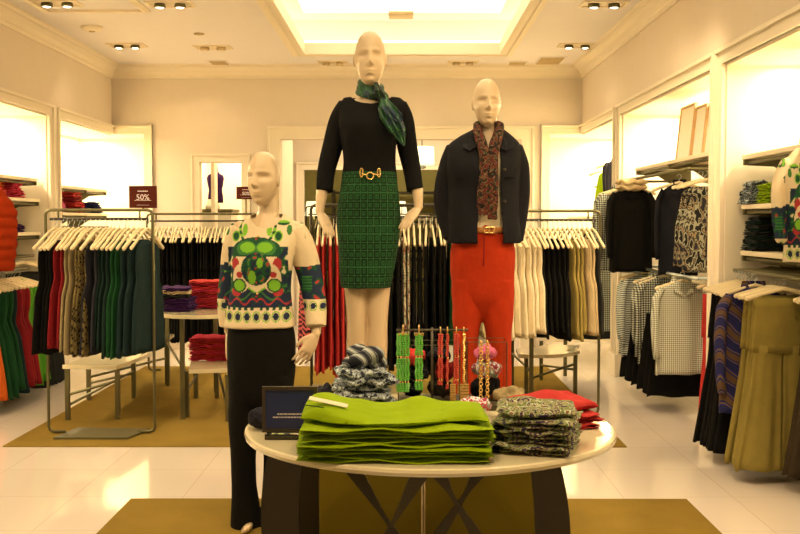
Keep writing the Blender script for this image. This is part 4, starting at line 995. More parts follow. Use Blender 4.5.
# cardigan
xc = A(260, 300).x; SC = 206.0
CR = (.64, .54, .36); NV = K(32, 38, 42); DG = K(28, 66, 30); LM = K(120, 160, 30); RD = K(165, 44, 34); MG = K(60, 104, 34); TL = K(66, 108, 98)
def cardigan_paint(P, dx=0, dz=0, sc=1.0, x0=None):
    X = (P.x-(xc if x0 is None else x0))*SC*sc; y = 222+(EYE+dz-P.z)*SC*sc; ax = abs(X); front = P.y < (YF+.02) if x0 is None else True
    def disc(cx, cy, r, ry=None): ry = ry or r; return ((X-cx)/r)**2+((y-cy)/ry)**2
    def adisc(cx, cy, r, ry=None): ry = ry or r; return ((ax-cx)/r)**2+((y-cy)/ry)**2
    jig = 2*noise.noise(Vector((X*.13, y*.13, 3)))
    body_ = ax < 35
    # hem rows of ovals
    if not body_:
        if 299 < y < 312:
            ux = ((X*1.0+4.5) % 9)-4.5; r = (ux/4.1)**2+((y-305.5)/5.2)**2
            return NV if r < .42 else (LM if .62 < r < .9 else CR)
        if 266+jig*2 < y < 299:
            w_ = noise.noise(Vector((X*.18, y*.14, 8)))
            if abs(y-283) < 7 and abs(ax-48) < 5: return DG if (int(y) % 3) else MG
            return NV if w_ < .12 else (DG if w_ < .35 else RD)
        if y < 240 and ax < 46: 
            w_ = noise.noise(Vector((X*.2, y*.12, 31)));
            if w_ > .28: return LM if w_ > .38 else DG
        return CR
    if 308.5 < y < 321.5:
        ux = ((X+4.6) % 9.2)-4.6; r = (ux/4.3)**2+((y-315)/5.6)**2
        return NV if r < .42 else (CR if r < .6 else (LM if r < .95 else CR))
    if y >= 321.5: return CR
    if 306 < y <= 308.5: return DG if int(X/3) % 2 else CR
    if ax < 1.0 and y < 322 and int(y) % 14 < 2: return RD
    # navy base with scalloped top
    sc_top = 284+7*((ax-14)/14)**2 if ax < 28 else 270
    # central motif
    r = disc(0, 272, 13.5)
    if disc(0, 268, 14.5, 16) < 1:
        w_ = noise.noise(Vector((X*.22, y*.22, 5)))
        if disc(-4, 276, 3.6, 7) < 1 or disc(4, 262, 3, 5) < 1: return LM
        return NV if w_ < -.12 else (DG if w_ < .25 else (MG if w_ < .38 else RD))
    if adisc(9.5, 248, 10, 7.5) < 1 and y < 254-.0*ax: return LM if adisc(8.5, 247, 7.5, 5) < 1 else MG
    if disc(0, 250, 24, 13) < 1 and y < 256: return DG
    for cx, cy, rr_, c_ in ((16.5, 273.5, 3.6, RD), (17, 284, 6.3, LM)):
        q = adisc(cx, cy, rr_)
        if q < .75: return c_
        if q < 1.25: return CR if c_ is RD else DG
    if adisc(15, 277, 8.5, 14) < 1: return CR
    if adisc(20.5, 263, 4, 6) < 1 or adisc(20, 290, 5, 5) < 1: return RD
    if y > sc_top+jig*.6 and y < 306:
        w_ = noise.noise(Vector((ax*.16, y*.2, 12)))
        if y < sc_top+2.2: return LM if w_ > 0 else DG
        if abs(y-(300-3*math.sin(ax*.4))) < .9: return RD
        if abs(y-(294-4*math.sin(ax*.25+1))) < .8: return MG
        return NV if w_ < .3 else DG
    if 20 < ax < 30 and 246 < y < 292:
        w_ = noise.noise(Vector((X*.17, y*.15, 21)))
        return NV if w_ < -.05 else (DG if w_ < .18 else (MG if w_ < .3 else CR))
    if 30 <= ax < 35 and y > 262: return NV if X < 0 else (TL if y > 270 else CR)
    # leaf sprays on the shoulders
    if 214 < y < 246:
        v = ax-(13+ (y-216)*.10)
        if abs(v-3.5*math.sin((y-216)*.16)) < 1.5: return DG if int(y/3) % 2 else LM
        if adisc(21, 236, 4.2, 5.5) < 1: return DG if adisc(21, 236, 3, 4) < 1 else LM
        if adisc(12, 230, 2.6, 6) < 1: return LM
        if adisc(25, 223, 6, 2.6) < 1: return DG if y > 223 else LM
        if adisc(31, 230, 2.5, 5) < 1: return MG
    return CR
b = MB()
keys = torso_keys(Y, [(225, 294.5, 326, .128, 0), (226, 294, 322, .128, 0), (229, 291, 304, .113, -.002), (232, 290, 285, .11, -.005), (233, 293, 262, .122, -.015), (233.5, 298, 242, .108, -.002), (237, 299, 228, .082, .01), (246, 291, 219, .062, .014), (253, 283, 214, .055, .016)])
b.loft(smooth_rings(keys, 44, pw=.88))
limb(b, [A(243, 229, .01), A(236, 246, .025), A(231.5, 272, .04), A(228, 300, .045), A(228.5, 326, .045)], [.060, .062, .055, .048, .042], 24, re=False)
limb(b, [A(292, 229, .01), A(301, 246, .025), A(309, 272, .035), A(314.5, 300, .02), A(316, 326, -.01)], [.060, .064, .058, .053, .047], 24, re=False)
def neck_cut(cx, zt, w, dep, Yc):
    def f(P):
        if P.z < zt-dep: return False
        u = (P.x-cx)/w
        if abs(u) >= 1: return False
        return P.z > zt-dep*math.sqrt(1-u*u)*(1 if P.y < Yc else .25)
    return f
zs = A(265, 215).z
car = finish(b.build('printed_cardigan', M['paint'], man), .0042, 2, cut=neck_cut(A(267, 215).x, zs+.02, .078, .085, Y+.02), solid=.003, paint=cardigan_paint, wr=.003, wrf=9)
m_ = MB()
for py in (236, 262, 292, 325): 
    q = A(261, py); m_ = MB(); m_.ball((q.x, Y-.118-(.016 if 245 < py < 280 else 0)+(.02 if py < 240 else 0), q.z), .006, .004, .006); m_.build('button', M['gold'], car, smooth=True)

# ======================= tall mannequin, black top, green skirt
Y = YCn; A = lambda px, py, dy=0.0: at(px, py, Y=YCn+dy)
man = thing('mannequin', (A(368, 300).x, Y, .62), 'tallest bald mannequin in a black top, green patterned skirt and green silk scarf', 'mannequin')
b = MB()
head(b, A(370, 86, -.045), .277, yaw=.03, wscale=.98)
limb(b, [A(371, 68, .03), A(371, 85, .025), A(371, 96, .02), A(371, 108, .01)], [.050, .048, .054, .08])
keys = torso_keys(Y, [(343, 391, 240, .10, .0), (341, 397, 215, .115, .01), (345, 393, 185, .10, 0), (347, 391, 168, .085, 0), (345, 393, 150, .095, -.005), (342, 397, 130, .112, -.015), (345, 398, 113, .095, 0), (346, 397, 105, .07, .01), (353, 390, 98, .05, .015)])
b.loft(smooth_rings([(k[0], k[1], k[2], k[3]-.012, k[4]-.008) for k in keys], 36))
hL = A(319.5, 212, -.02); hR = A(418.5, 208, -.02)
limb(b, [A(348, 111, .01), A(334, 140, .03), A(325, 172, .03), A(322, 192, .0), hL], [.036, .036, .034, .030, .021])
limb(b, [A(396, 111, .01), A(407, 140, .03), A(414, 172, .03), A(417.5, 190, .0), hR], [.036, .036, .034, .030, .021])
hand(b, hL, A(334, 240, -.10)-hL, (.7, .7, .2), (.6, .4, -.4), curl=.28, L=.165)
hand(b, hR, A(401, 229, -.10)-hR, (-.7, .7, .3), (-.6, .4, -.4), curl=.28, L=.165)
for xs in ((356, 356.5, 357, 357, 358), (378, 378, 378, 377, 376)):
    limb(b, [A(xs[0], 250), A(xs[1], 288), A(xs[2], 322), A(xs[3], 350, .015), A(xs[4], 392, .02)], [.085, .064, .050, .054, .036])
    limb(b, [A(xs[4], 392, .02), A(xs[4], 394, -.06), A(xs[4], 395, -.12)], [(.034, .03), (.036, .02), (.03, .014)])
finish(b.build('body', M['body'], man), .0042, 3)
b = MB()
keys = torso_keys(Y, [(342, 397, 182, .11, 0), (343, 396, 172, .10, 0), (344, 395, 160, .10, 0), (342, 396, 143, .112, -.01), (340, 399, 126, .122, -.015), (339, 404, 112, .098, .0), (340, 406, 104, .076, .01), (344, 400, 98, .060, .015)])
b.loft(smooth_rings(keys, 44, pw=.88))
limb(b, [A(348, 106, .01), A(340, 120, .02), A(333, 145, .03), A(326.5, 170, .025), A(324.5, 191, .0)], [.050, .052, .050, .044, .040], 24, re=False)
limb(b, [A(397, 106, .01), A(403, 120, .02), A(407, 145, .03), A(412, 170, .025), A(415, 190, .0)], [.050, .052, .050, .043, .040], 24, re=False)
finish(b.build('black_top', M['blackfine'], man), .0045, 3, cut=neck_cut(A(371.5, 100).x, A(372, 94).z, .105, .056, Y+.02), solid=.003)
# skirt, green geometric print
GR = K(30, 68, 22); DK = K(10, 18, 6); G2 = K(20, 42, 16); LG = K(44, 82, 30)
xk = A(368, 230).x
def skirt_paint(P):
    a = math.atan2(P.x-xk, -(P.y-Y))*.155/.0415; z = (P.z-.9)/.0415
    fu = abs((a % 1)-.5)*2; fv = abs((z % 1)-.5)*2
    if fu > .88 or fv > .88: return LG
    d = max(fu, fv); r_ = math.hypot(fu, fv)
    return G2 if r_ < .22 else (GR if d < .58 else DK)
b = MB()
keys = torso_keys(Y, [(341, 390.5, 287, .115, 0), (340, 393, 275, .115, 0), (338.5, 398, 250, .122, .005), (336.5, 400.5, 222, .13, .01), (337.5, 400, 205, .13, .008), (340.5, 398, 187, .12, .0), (342, 396.5, 172, .108, 0)])
b.loft(smooth_rings(keys, 48, pw=.9))
finish(b.build('patterned_skirt', M['paint'], man), .0037, 1, paint=skirt_paint, wr=.002)
# gold bit belt ornament
b = MB(); yb_ = Y-.128
def loop(c_, rx, rz, r): 
    pts = [Vector((c_.x+rx*math.cos(2*PI*k/16), yb_, c_.z+rz*math.sin(2*PI*k/16))) for k in range(17)]; b.tube(pts, r, 6)
for px in (362.5, 379.5): loop(A(px, 174), .007, .022, .0035)
loop(A(371, 177), .017, .017, .004)
for q0_, q1_ in ((362.5, 368), (374, 379.5)):
    b.tube([Vector((A(q0_, 174.5).x, yb_, A(371, 174.5).z)), Vector((A((q0_+q1_)/2, 176).x, yb_-.004, A(371, 176).z)), Vector((A(q1_, 175.5).x, yb_, A(371, 175.5).z))], .004, 6)
b.build('gold_belt_bit', M['gold'], man, smooth=True)
# silk scarf: band round the neck, knot and fluttering tail
S1 = K(24, 62, 26); S2 = K(38, 50, 48); S3 = K(84, 120, 44); S4 = K(18, 30, 18)
def silk_paint(P):
    v = noise.noise(Vector((P.x*14, P.y*10, P.z*9))); w_ = abs(math.sin(P.x*90+P.z*38+v*3))
    if w_ < .10: return S3
    return S2 if v > .16 else (S1 if v > -.2 else S4)
b = MB()
for dz, rr_ in ((0, .060), (.026, .055), (-.022, .066)):
    pts = []
    for k in range(25):
        t = 2*PI*k/24; pts.append(Vector((A(371, 92).x+rr_*1.02*math.cos(t), Y+.01+rr_*.95*math.sin(t), A(371, 90).z+dz+.016*math.sin(t)-.016*math.cos(t))))
    b.tube(pts, (.013, .018), 10)
kn = A(383, 98, -.07); b.ball(kn, .03, .024, .034)
def ribbon(pts, ws, th=.006, folds=3, amp=.012):
    n = 24; rings = []
    for i, (p, w_) in enumerate(zip(pts, ws)):
        u = i/(len(pts)-1); r = []
        for j in range(n+1):
            q = j/n*2-1; r.append(Vector(p)+Vector((q*w_, -amp*u**.3*math.cos(q*folds*PI)*min(1, w_/.03)-.0, 0)))
        rings.append(r+[v+Vector((0, th, 0)) for v in reversed(r)])
    b.loft(rings)
ribbon([A(384, 98, -.09), A(386, 108, -.14), A(391, 118, -.15), A(396, 128, -.15), A(400, 137, -.145), A(404, 146, -.14)], [.018, .042, .056, .048, .030, .006], folds=3)
ribbon([A(383, 98, -.10), A(378, 90, -.12), A(376, 82, -.08)], [.022, .02, .01])
ribbon([A(384, 98, -.10), A(388, 106, -.155), A(394, 114, -.165), A(400, 122, -.16)], [.018, .036, .04, .016], folds=2)
ribbon([A(378, 98, -.10), A(374, 94, -.11), A(366, 90, -.09)], [.02, .026, .02])
finish(b.build('silk_scarf', M['silk'], man), .0038, 1, paint=silk_paint)

# ======================= mannequin in navy jacket and red trousers
Y = YRt; A = lambda px, py, dy=0.0: at(px, py, Y=YRt+dy)
man = thing('mannequin', (A(484, 300).x, Y, .44), 'bald mannequin in a dark open jacket, red trousers and paisley scarf', 'mannequin')
b = MB()
head(b, A(487, 127, -.045), .262, yaw=.03, wscale=1.0)
limb(b, [A(488, 110, .03), A(488, 126, .025), A(488, 136, .02), A(488, 148, .01)], [.052, .050, .056, .08])
keys = torso_keys(Y, [(460, 510, 262, .10, .0), (456, 512, 240, .115, .01), (464, 504, 205, .085, 0), (460, 508, 180, .1, -.005), (457, 515, 158, .11, -.01), (458, 516, 148, .08, .005), (470, 504, 138, .05, .015)])
b.loft(smooth_rings([(k[0], k[1], k[2], k[3]-.01, k[4]-.008) for k in keys], 36))
hL = A(459, 232, -.0); hR = A(513, 234, -.0)
limb(b, [A(458, 150, .01), A(448, 175, .03), A(444, 200, .04), A(450, 220, .0), hL], [.044, .038, .032, .028, .020])
limb(b, [A(513, 150, .01), A(521, 175, .03), A(525, 200, .04), A(519, 222, .0), hR], [.044, .038, .032, .028, .020])
hand(b, hL, A(463, 262, -.02)-hL, (.2, -1, 0), (1, 0, 0), curl=.2, L=.17)
hand(b, hR, A(508, 264, -.02)-hR, (-.2, -1, 0), (-1, 0, 0), curl=.2, L=.17)
for xs in ((468, 465, 464, 464), (497, 497, 498, 499)):
    limb(b, [A(xs[0], 265), A(xs[1], 320), A(xs[2], 365, .015), A(xs[3], 417, .02)], [.08, .052, .048, .034])
    limb(b, [A(xs[3], 417, .02), A(xs[3], 420, -.06), A(xs[3], 421, -.12)], [(.034, .03), (.036, .02), (.03, .014)])
finish(b.build('body', M['body'], man), .0042, 3)
M['redtrs'] = cloth('cloth_redtrousers', tc(176, 44, 8), .12)
b = MB()
keys = torso_keys(Y, [(478, 488, 322, .03, 0), (468, 498, 311, .07, 0), (455, 511, 296, .108, 0), (450, 515, 272, .125, .005), (450, 515, 250, .13, .01), (456, 511, 232, .11, 0), (459, 509, 224, .1, 0)])
b.loft(smooth_rings(keys, 40))
limb(b, [A(467, 280), A(467, 312), A(466, 345, .01), A(465.5, 405, .02)], [(.088, .105), (.084, .095), (.070, .09), (.072, .085)], 28, re=False)
limb(b, [A(498, 280), A(498, 312), A(498, 345, .01), A(498.5, 405, .02)], [(.088, .105), (.084, .095), (.070, .09), (.072, .085)], 28, re=False)
tr = finish(b.build('red_trousers', M['redtrs'], man), .006, 2, wr=.007, wrf=8)
w_ = MB(); q = keys[-2]
pts = [Vector((q[0]+(q[3]+.008)*math.cos(2*PI*k/32), Y+(q[4]+.008)*math.sin(2*PI*k/32), A(484, 230).z)) for k in range(33)]
w_.tube(pts, (.006, .016), 8); belt = w_.build('belt', plain('belt_tan', tc(190, 110, 40), .5), man, smooth=True)
w_ = MB(); c_ = A(487, 230); 
for b4 in ((-.03, .03, .012, .018), (-.03, .03, -.018, -.012), (-.03, -.022, -.018, .018), (.022, .03, -.018, .018), (-.004, .004, -.018, .018)): w_.box(c_.x+b4[0], c_.x+b4[1], Y-.132, Y-.122, c_.z+b4[2], c_.z+b4[3])
w_.build('belt_buckle', M['gold'], belt, bevel=.002)
w_ = MB(); w_.tube([A(484, 236, -.128), A(484, 250, -.137), A(483.5, 266, -.132)], .003, 6); w_.build('fly_seam', M['red'], tr, smooth=True)
# cream shirt
b = MB()
keys = torso_keys(Y, [(456, 511, 234, .112, 0), (459, 508, 215, .1, 0), (460, 508, 190, .105, -.005), (457, 514, 165, .115, -.01), (460, 512, 150, .085, .005), (472, 503, 140, .06, .015)])
b.loft(smooth_rings(keys, 40)); finish(b.build('cream_shirt', M['cream'], man), .006, 2, wr=.006, wrf=11)
# open jacket
M['jacket'] = cloth('cloth_jacket', tc(30, 25, 19), .15, bscale=120, bmp=.2)
b = MB()
keys = torso_keys(Y, [(448, 520, 242, .15, .0), (448, 520, 236, .15, 0), (448, 518, 215, .138, 0), (449, 518, 190, .132, 0), (448, 519, 168, .135, -.01), (448, 520, 153, .112, 0), (450, 519, 145, .088, .008), (459, 513, 138, .068, .014), (474, 503, 130, .058, .02)])
b.loft(smooth_rings(keys, 44, pw=.85))
limb(b, [A(456, 149, .005), A(449.5, 166, .02), A(444, 188, .03), A(445, 212, .02), A(452, 237, -.01)], [.050, .050, .048, .046, .042], 24, re=False)
limb(b, [A(513, 149, .005), A(519, 166, .02), A(520.5, 188, .03), A(519, 212, .02), A(515, 239, -.01)], [.050, .050, .048, .046, .042], 24, re=False)
zb_, zt_ = A(487, 245).z, A(487, 130).z
def jacket_cut(P):
    if P.y > Y-.0 : return P.z > A(487, 131).z and abs(P.x-A(487, 200).x) < .07
    u = (P.z-zb_)/(zt_-zb_); half = .068-.022*u if u < .62 else .054+.03*(u-.62)
    xm = A(487, 200).x+.008*(1-u)
    return abs(P.x-xm) < half
jk = finish(b.build('open_jacket', M['jacket'], man), .005, 2, cut=jacket_cut, solid=.006, wr=.004, wrf=7)
for s_, x1, x2, x3 in ((-1, 477, 462, 466), (1, 497, 515, 509)):
    w_ = MB(); w_.loft([[A(x1+s_*0, 133, .0), A(x1-s_*1, 146, -.105), A(x1-s_*1, 146, -.115), A(x1, 133, -.012)],
             [A((x1+x3)/2, 134, -.02), A((x1+x2)/2, 151, -.125), A((x1+x2)/2, 151, -.135), A((x1+x3)/2, 133.5, -.035)],
             [A(x3+s_*1, 138, .0), A(x2, 147, -.09), A(x2, 147, -.10), A(x3+s_*1, 137, -.015)]], cap=True); w_.build('jacket_collar', M['jacket'], jk, bevel=.003)
w_ = MB()
for py in (171, 202): 
    q = A(502, py); MB().ball((q.x, Y-.138, q.z), .009, .005, .009).build('jacket_button', M['darkmetal'], jk, smooth=True)
for s_, xa_ in ((-1, 455), (1, 505)): MB().tube([A(xa_, 178, -.130), A(xa_+9, 178, -.137)], .0035, 6).build('pocket_seam', M['black'], jk, smooth=True)
# paisley scarf
P1 = K(92, 34, 20); P2 = K(40, 26, 16); P3 = K(128, 92, 44); P4 = K(62, 62, 30)
def pais(P):
    v = noise.noise(Vector((P.x*60, P.y*50, P.z*55))); w2 = noise.noise(Vector((P.x*75+5, P.y*60, P.z*75)))
    if abs(v) < .05: return P3
    if w2 > .34: return P4
    return P1 if v > -.1 else P2
b = MB(); c_ = A(488, 135)
for dz, rr_ in ((0, .072), (.034, .066), (-.03, .08)):
    pts = [Vector((c_.x+rr_*math.cos(2*PI*k/24), Y+.012+rr_*.95*math.sin(2*PI*k/24), c_.z+dz+.030*math.sin(2*PI*k/24))) for k in range(25)]
    b.tube(pts[11:]+pts[:2] if False else pts[0:13], (.016, .024), 10)
limb(b, [A(477, 124, .0), A(478.5, 134, -.075), A(483, 150, -.135), A(485, 175, -.15), A(483, 196, -.148), A(483, 207, -.145)], [(.024, .018), (.028, .022), (.028, .02), (.030, .018), (.034, .016), (.036, .012)], 16, re=False)
limb(b, [A(499, 124, .0), A(498, 134, -.075), A(494, 150, -.135), A(493, 175, -.155), A(493, 200, -.152), A(492, 212, -.148)], [(.024, .018), (.028, .022), (.028, .02), (.028, .018), (.030, .016), (.032, .012)], 16, re=False)
for k in range(9):
    b.tube([A(478+k*1.3, 205, -.146), A(477.5+k*1.4, 214+(k % 3), -.146)], .0045, 6)
    b.tube([A(488+k*1.1, 210, -.149), A(487.5+k*1.2, 219+(k % 2), -.149)], .0045, 6)
finish(b.build('paisley_scarf', M['paint'], man), .004, 1, paint=pais, wr=.006, wrf=16)
# ------------------------------------------------------------------ round display table
tL, tR, tF = at(242, 430, Z=.75), at(620, 431, Z=.75), at(430, 470, Z=.75)
tcx = (tL.x+tR.x)/2; trad = (tR.x-tL.x)/2; tcy = tF.y+trad; ZTb = .75
tab = thing('round_display_table', (tcx, tcy, .008), 'round cream lacquered display table with crossed bronze strap base in front', 'table')
MB().lathe((tcx, tcy, 0), [(.3, ZTb-.03), (trad-.03, ZTb-.03), (trad-.004, ZTb-.024), (trad, ZTb-.012), (trad-.003, ZTb-.003), (trad-.012, ZTb), (.3, ZTb)], 96).build('tabletop', M['tabletop'], tab, smooth=False)
MB().lathe((tcx, tcy, 0), [(.2, ZTb-.05), (trad-.16, ZTb-.05), (trad-.16, ZTb-.03), (.2, ZTb-.03)], 64).build('under_ring', M['strap'], tab)
def strap(ang0, ang1, r0, rm, r1, w0, wm, w1, z0=ZTb-.032, z1=.009, bow=0):
    """flat blade sweeping from under the top down to the foot, pinched where it crosses its twin"""
    n = 28; pts = []
    for i in range(n+1):
        u = i/n; a = ang0+(ang1-ang0)*u; r = (r0*(1-u)+r1*u)+ (rm-(r0+r1)/2)*4*u*(1-u); z = z0+(z1-z0)*u
        pts.append((Vector((tcx+r*math.cos(a), tcy+r*math.sin(a), z)), a, u))
    rings = []
    for i, (p, a, u) in enumerate(pts):
        w = (w0*(1-u)+w1*u); k = abs(u-.42)/.42 if u < .42 else (u-.42)/.58; w = wm+(w-wm)*k**1.2
        t = Vector((-math.sin(a), math.cos(a), 0)); rr_ = Vector((math.cos(a), math.sin(a), 0))
        rings.append([p-t*w+rr_*.006, p+t*w+rr_*.006, p+t*w-rr_*.006, p-t*w-rr_*.006])
    return MB().loft(rings)
def blade(xt, xb, w0, w1, w2, up=.2, ang=0, R_=.5):
    n = 26; rings = []; zt, zb = ZTb-.032, .02
    for i in range(n+1):
        u = i/n; x = xt+(xb-xt)*u; k = (up-u)/up if u < up else min(1, (u-up)/.45); w = (w1+(w0-w1)*k**1.1) if u < up else w1+(w2-w1)*k
        z = zt+(zb-zt)*u; y = -math.sqrt(max(.02, R_*R_-x*x)); c_, s_ = math.cos(ang), math.sin(ang)
        def wp(x_, y_): return Vector((tcx+x_*c_-y_*s_, tcy+x_*s_+y_*c_, z))
        rings.append([wp(x-w, y-.006), wp(x+w, y-.006), wp(x+w, y+.006), wp(x-w, y+.006)])
    return MB().loft(rings)
for ang in (0,):
    for xt, xb, up in ((-.285, .22, .25), (-.03, -.40, .27), (.0, .42, .14), (.165, -.30, .13)):
        blade(xt, xb, .036, .007, .040, up, ang).build('strap_leg', M['strap'], tab)
def side_leg(xa, xbm, xc2, w0, w1, ya, yb_):
    n = 20; rings = []; zt, zb = ZTb-.032, .02
    for i in range(n+1):
        u = i/n; z = zt+(zb-zt)*u; c_ = xa*(1-u)**2+2*xbm*u*(1-u)+xc2*u*u; w = w0+(w1-w0)*u+.012*math.sin(u*PI); y = tcy+ya+(yb_-ya)*u
        rings.append([Vector((c_-w, y, z)), Vector((c_+w, y, z)), Vector((c_+w, y+.014, z)), Vector((c_-w, y+.014, z))])
    return MB().loft(rings)
lx = lambda px, s_: (px-403)/s_
side_leg(lx(282, 298), lx(262, 298), lx(300, 298), .058, .048, -.24, -.24).build('curved_leg', M['strap'], tab)
side_leg(lx(546, 298), lx(572, 298), lx(545, 298), .050, .050, -.24, -.24).build('curved_leg', M['strap'], tab)
for sx in (-1, 1): side_leg(tcx+sx*.47, tcx+sx*.52, tcx+sx*.47, .04, .04, .36, .36).build('curved_leg', M['strap'], tab)
MB().lathe((tcx, tcy, 0), [(.3, .009), (trad-.06, .009), (trad-.06, .02), (.3, .02)], 64).build('foot_ring', M['strap'], tab)

def on(px, py): return at(px, py, Z=ZTb)
z0 = ZTb+.001
# lime trousers
pl_, pr_ = on(297, 465), on(492, 463)
W_ = pr_.x-pl_.x; D_ = .36
gx, gy = (pl_.x+pr_.x)/2, pl_.y+D_/2+.01
hh_ = .0122
stack(gx, gy, z0, W_, D_, hh_, 9, ['lime'], 'lime green folded trousers, {} of the big front pile', 'folded trousers', 'folded_trousers', jit=.03, rough=.005, layers=1)
# topmost lime pair, opened waist with tag and pocket
def draped(w, d, h, mat, seed, bumps):
    b = MB(); nu, nv = 60, 40; top, bot = [], []
    for j in range(nv+1):
        for i in range(nu+1):
            u = -1+2*i/nu; v = -1+2*j/nv; f = max(0, (1-abs(u)**8)*(1-abs(v)**6))**.5
            z = h*.55+sum(a*math.exp(-((u-cu)/su)**2-((v-cv)/sv)**2) for a, cu, cv, su, sv in bumps)*f
            x = u*w/2+.006*nz(v*2, seed); y = v*d/2+.012*nz(u*2, seed+2)+(1-v)/2*(.09*math.exp(-((u+1)/.28)**2)+.055*math.exp(-((u-.75)/.4)**2))*d/.36
            top.append(Vector((x, y, z+h*.45*f+.003*nz(u*4, v*4, seed)))); bot.append(Vector((x, y, min(z-h*.5*f, h*.4) if f > .01 else z)))
    o = len(top); fs = []
    for j in range(nv):
        for i in range(nu):
            a = j*(nu+1)+i; fs.append((a, a+1, a+nu+2, a+nu+1)); fs.append((o+a, o+a+nu+1, o+a+nu+2, o+a+1))
    b.add(top+bot, fs); me = b.mesh('draped', M[mat]); bm = bmesh.new(); bm.from_mesh(me); bmesh.ops.remove_doubles(bm, verts=bm.verts, dist=.00005); bmesh.ops.recalc_face_normals(bm, faces=bm.faces); bm.to_mesh(me); bm.free()
    me.polygons.foreach_set('use_smooth', [True]*len(me.polygons)); return me
zt = z0+hh_*9
o = inst('folded_trousers', draped(W_*.99, D_*.98, .026, 'lime', 3, [(.050, -.85, .1, .38, 1.3), (.026, .30, .5, .22, .5), (.024, .80, -.3, .22, .9), (-.012, -.1, -.7, .35, .5), (.012, -.35, .2, .12, .8)]), (gx-.005, gy, zt), .015)
tag(o, 'lime green folded trousers, rumpled waistband side up on top of the front pile', 'folded trousers', 'lime green folded trousers pile')
lt = at(325, 411, Z=zt+.06)
b = MB(); b.loft([[Vector((-.062, -.012, .002)), Vector((-.062, .012, .006)), Vector((-.062, .012, .008)), Vector((-.062, -.012, .004))], [Vector((.062, -.012, -.022)), Vector((.062, .012, -.018)), Vector((.062, .012, -.016)), Vector((.062, -.012, -.020))]])
lb = b.build('size_strip', M['tag'], o, recenter=False); lb.location = (lt.x-gx+.005+0, -.075, .072); lb.rotation_euler = (.1, 0, -.12)
b = MB(); b.tube([(-.285, -.13, .066), (-.255, -.135, .064), (-.22, -.138, .058)], .0015, 5)
b.build('pocket_seam', M['green'], o, recenter=False, smooth=True)
# patterned pile at right
p = on(541, 457)
stack(p.x, p.y+.13, z0, .262, .25, .0165, 7, ['swirl'], 'swirl patterned folded blouse, {} of the front right pile', 'folded blouse', 'folded_blouse', rz=-.3, jit=.03, rough=.006, layers=1)
o = inst('folded_blouse', draped(.26, .26, .03, 'swirl', 8, [(.02, -.3, .2, .5, .5)]), (p.x, p.y+.13, z0+.0165*7), -.12); tag(o, 'swirl patterned folded blouse lying loosely on top of the front right pile', 'folded blouse', 'swirl patterned blouses pile')
b = MB().box(-.012, .012, -.002, .0, 0, .045); o2 = tag(inst('price_tag', b.mesh('price_tag', M['tag'], False), (on(491, 430).x, on(491, 437).y-.0, z0+.03), .1), 'small white price tag beside the patterned blouses', 'tag')
# coral heap
p = on(558, 425)
stack(p.x-.0, p.y+.02, z0, .27, .25, .018, 3, ['coral'], 'coral red folded trousers, {} of the pile at table right', 'folded trousers', 'folded_trousers', rz=.25, jit=.05, rough=.007)
o = inst('folded_trousers', draped(.28, .25, .04, 'coral', 5, [(.03, -.1, .1, .5, .6), (.012, .5, .3, .2, .3)]), (p.x-.015, p.y+.03, z0+.054), .22); tag(o, 'coral red trousers crumpled on top of the pile at the right of the table', 'folded trousers', 'coral red trousers pile')
# black and white knit pile
p = on(364, 417)
stack(p.x, p.y+.12, z0, .245, .23, .029, 6, ['bwknit'], 'black and white knit, {} of the pile left of the necklaces', 'folded knit', 'folded_knit', rz=.1, jit=.05, rough=.011, layers=1, taper=.22)
zz = z0+.029*6
b = MB()
for k in range(7):
    a = k*1.1; b.ball((p.x+.055*math.cos(a)*.8, p.y+.12+.05*math.sin(a), zz+.018+.02*(k % 3)), .05, .045, .03, 16, 10)
M['stripegrey'] = ramp_mat('cloth_stripegrey', [(0, K(40, 36, 30)), (.35, K(120, 108, 78)), (.55, K(70, 68, 66)), (.8, K(170, 155, 110))], 'wave', 9, distort=3, detail=1, direction='DIAGONAL')
o = tag(b.build('crumpled_scarf', M['stripegrey']), 'grey striped scarf crumpled on top of the black and white knits', 'scarf'); finish(o, .004, 4, wr=.008, wrf=18)
# grey knit, pink scarf lumps, denim scraps
def lump(px, py, w, d, h, mat, label, cat, name, n=9, seed=1, voxel=.0045, dy=0):
    p = on(px, py); rr = random.Random(seed); b = MB()
    b.ball((p.x, p.y+d/2+dy, z0+h*.38), w/2*.9, d/2*.9, h*.36, 18, 10)
    for k in range(n):
        u, v = rr.uniform(-1, 1)*.62, rr.uniform(-1, 1)*.62; b.ball((p.x+u*w/2, p.y+d/2+dy+v*d/2, z0+h*(.33+.4*rr.random()*(1-abs(u)))), w*.20, d*.2, h*.26, 12, 8)
    o = tag(b.build(name, M[mat]), label, cat); finish(o, voxel, 2, wr=.015, wrf=28); lo = min(v.co.z for v in o.data.vertices)+o.location.z; o.location.z += z0-lo+.001
    return o
lump(430, 424, .15, .14, .075, 'bwknit', 'small grey and white knit bundle in front of the necklace stand', 'knitwear', 'knit_bundle', seed=3)
lump(474, 419, .15, .13, .07, 'floral', 'pink floral scarf heaped left of the patterned blouses', 'scarf', 'floral_scarf', seed=4)
lump(512, 409, .14, .12, .075, 'stone', 'olive grey cloth bundle behind the patterned blouses', 'knitwear', 'cloth_bundle', seed=5, dy=.05)
lump(259, 432, .10, .12, .10, 'slate', 'slate blue denim bundle left of the small blue sign', 'denim', 'denim_bundle', seed=6)
lump(324, 412, .09, .1, .10, 'slate', 'slate blue denim bundle right of the small blue sign', 'denim', 'denim_bundle', seed=7, dy=.02)
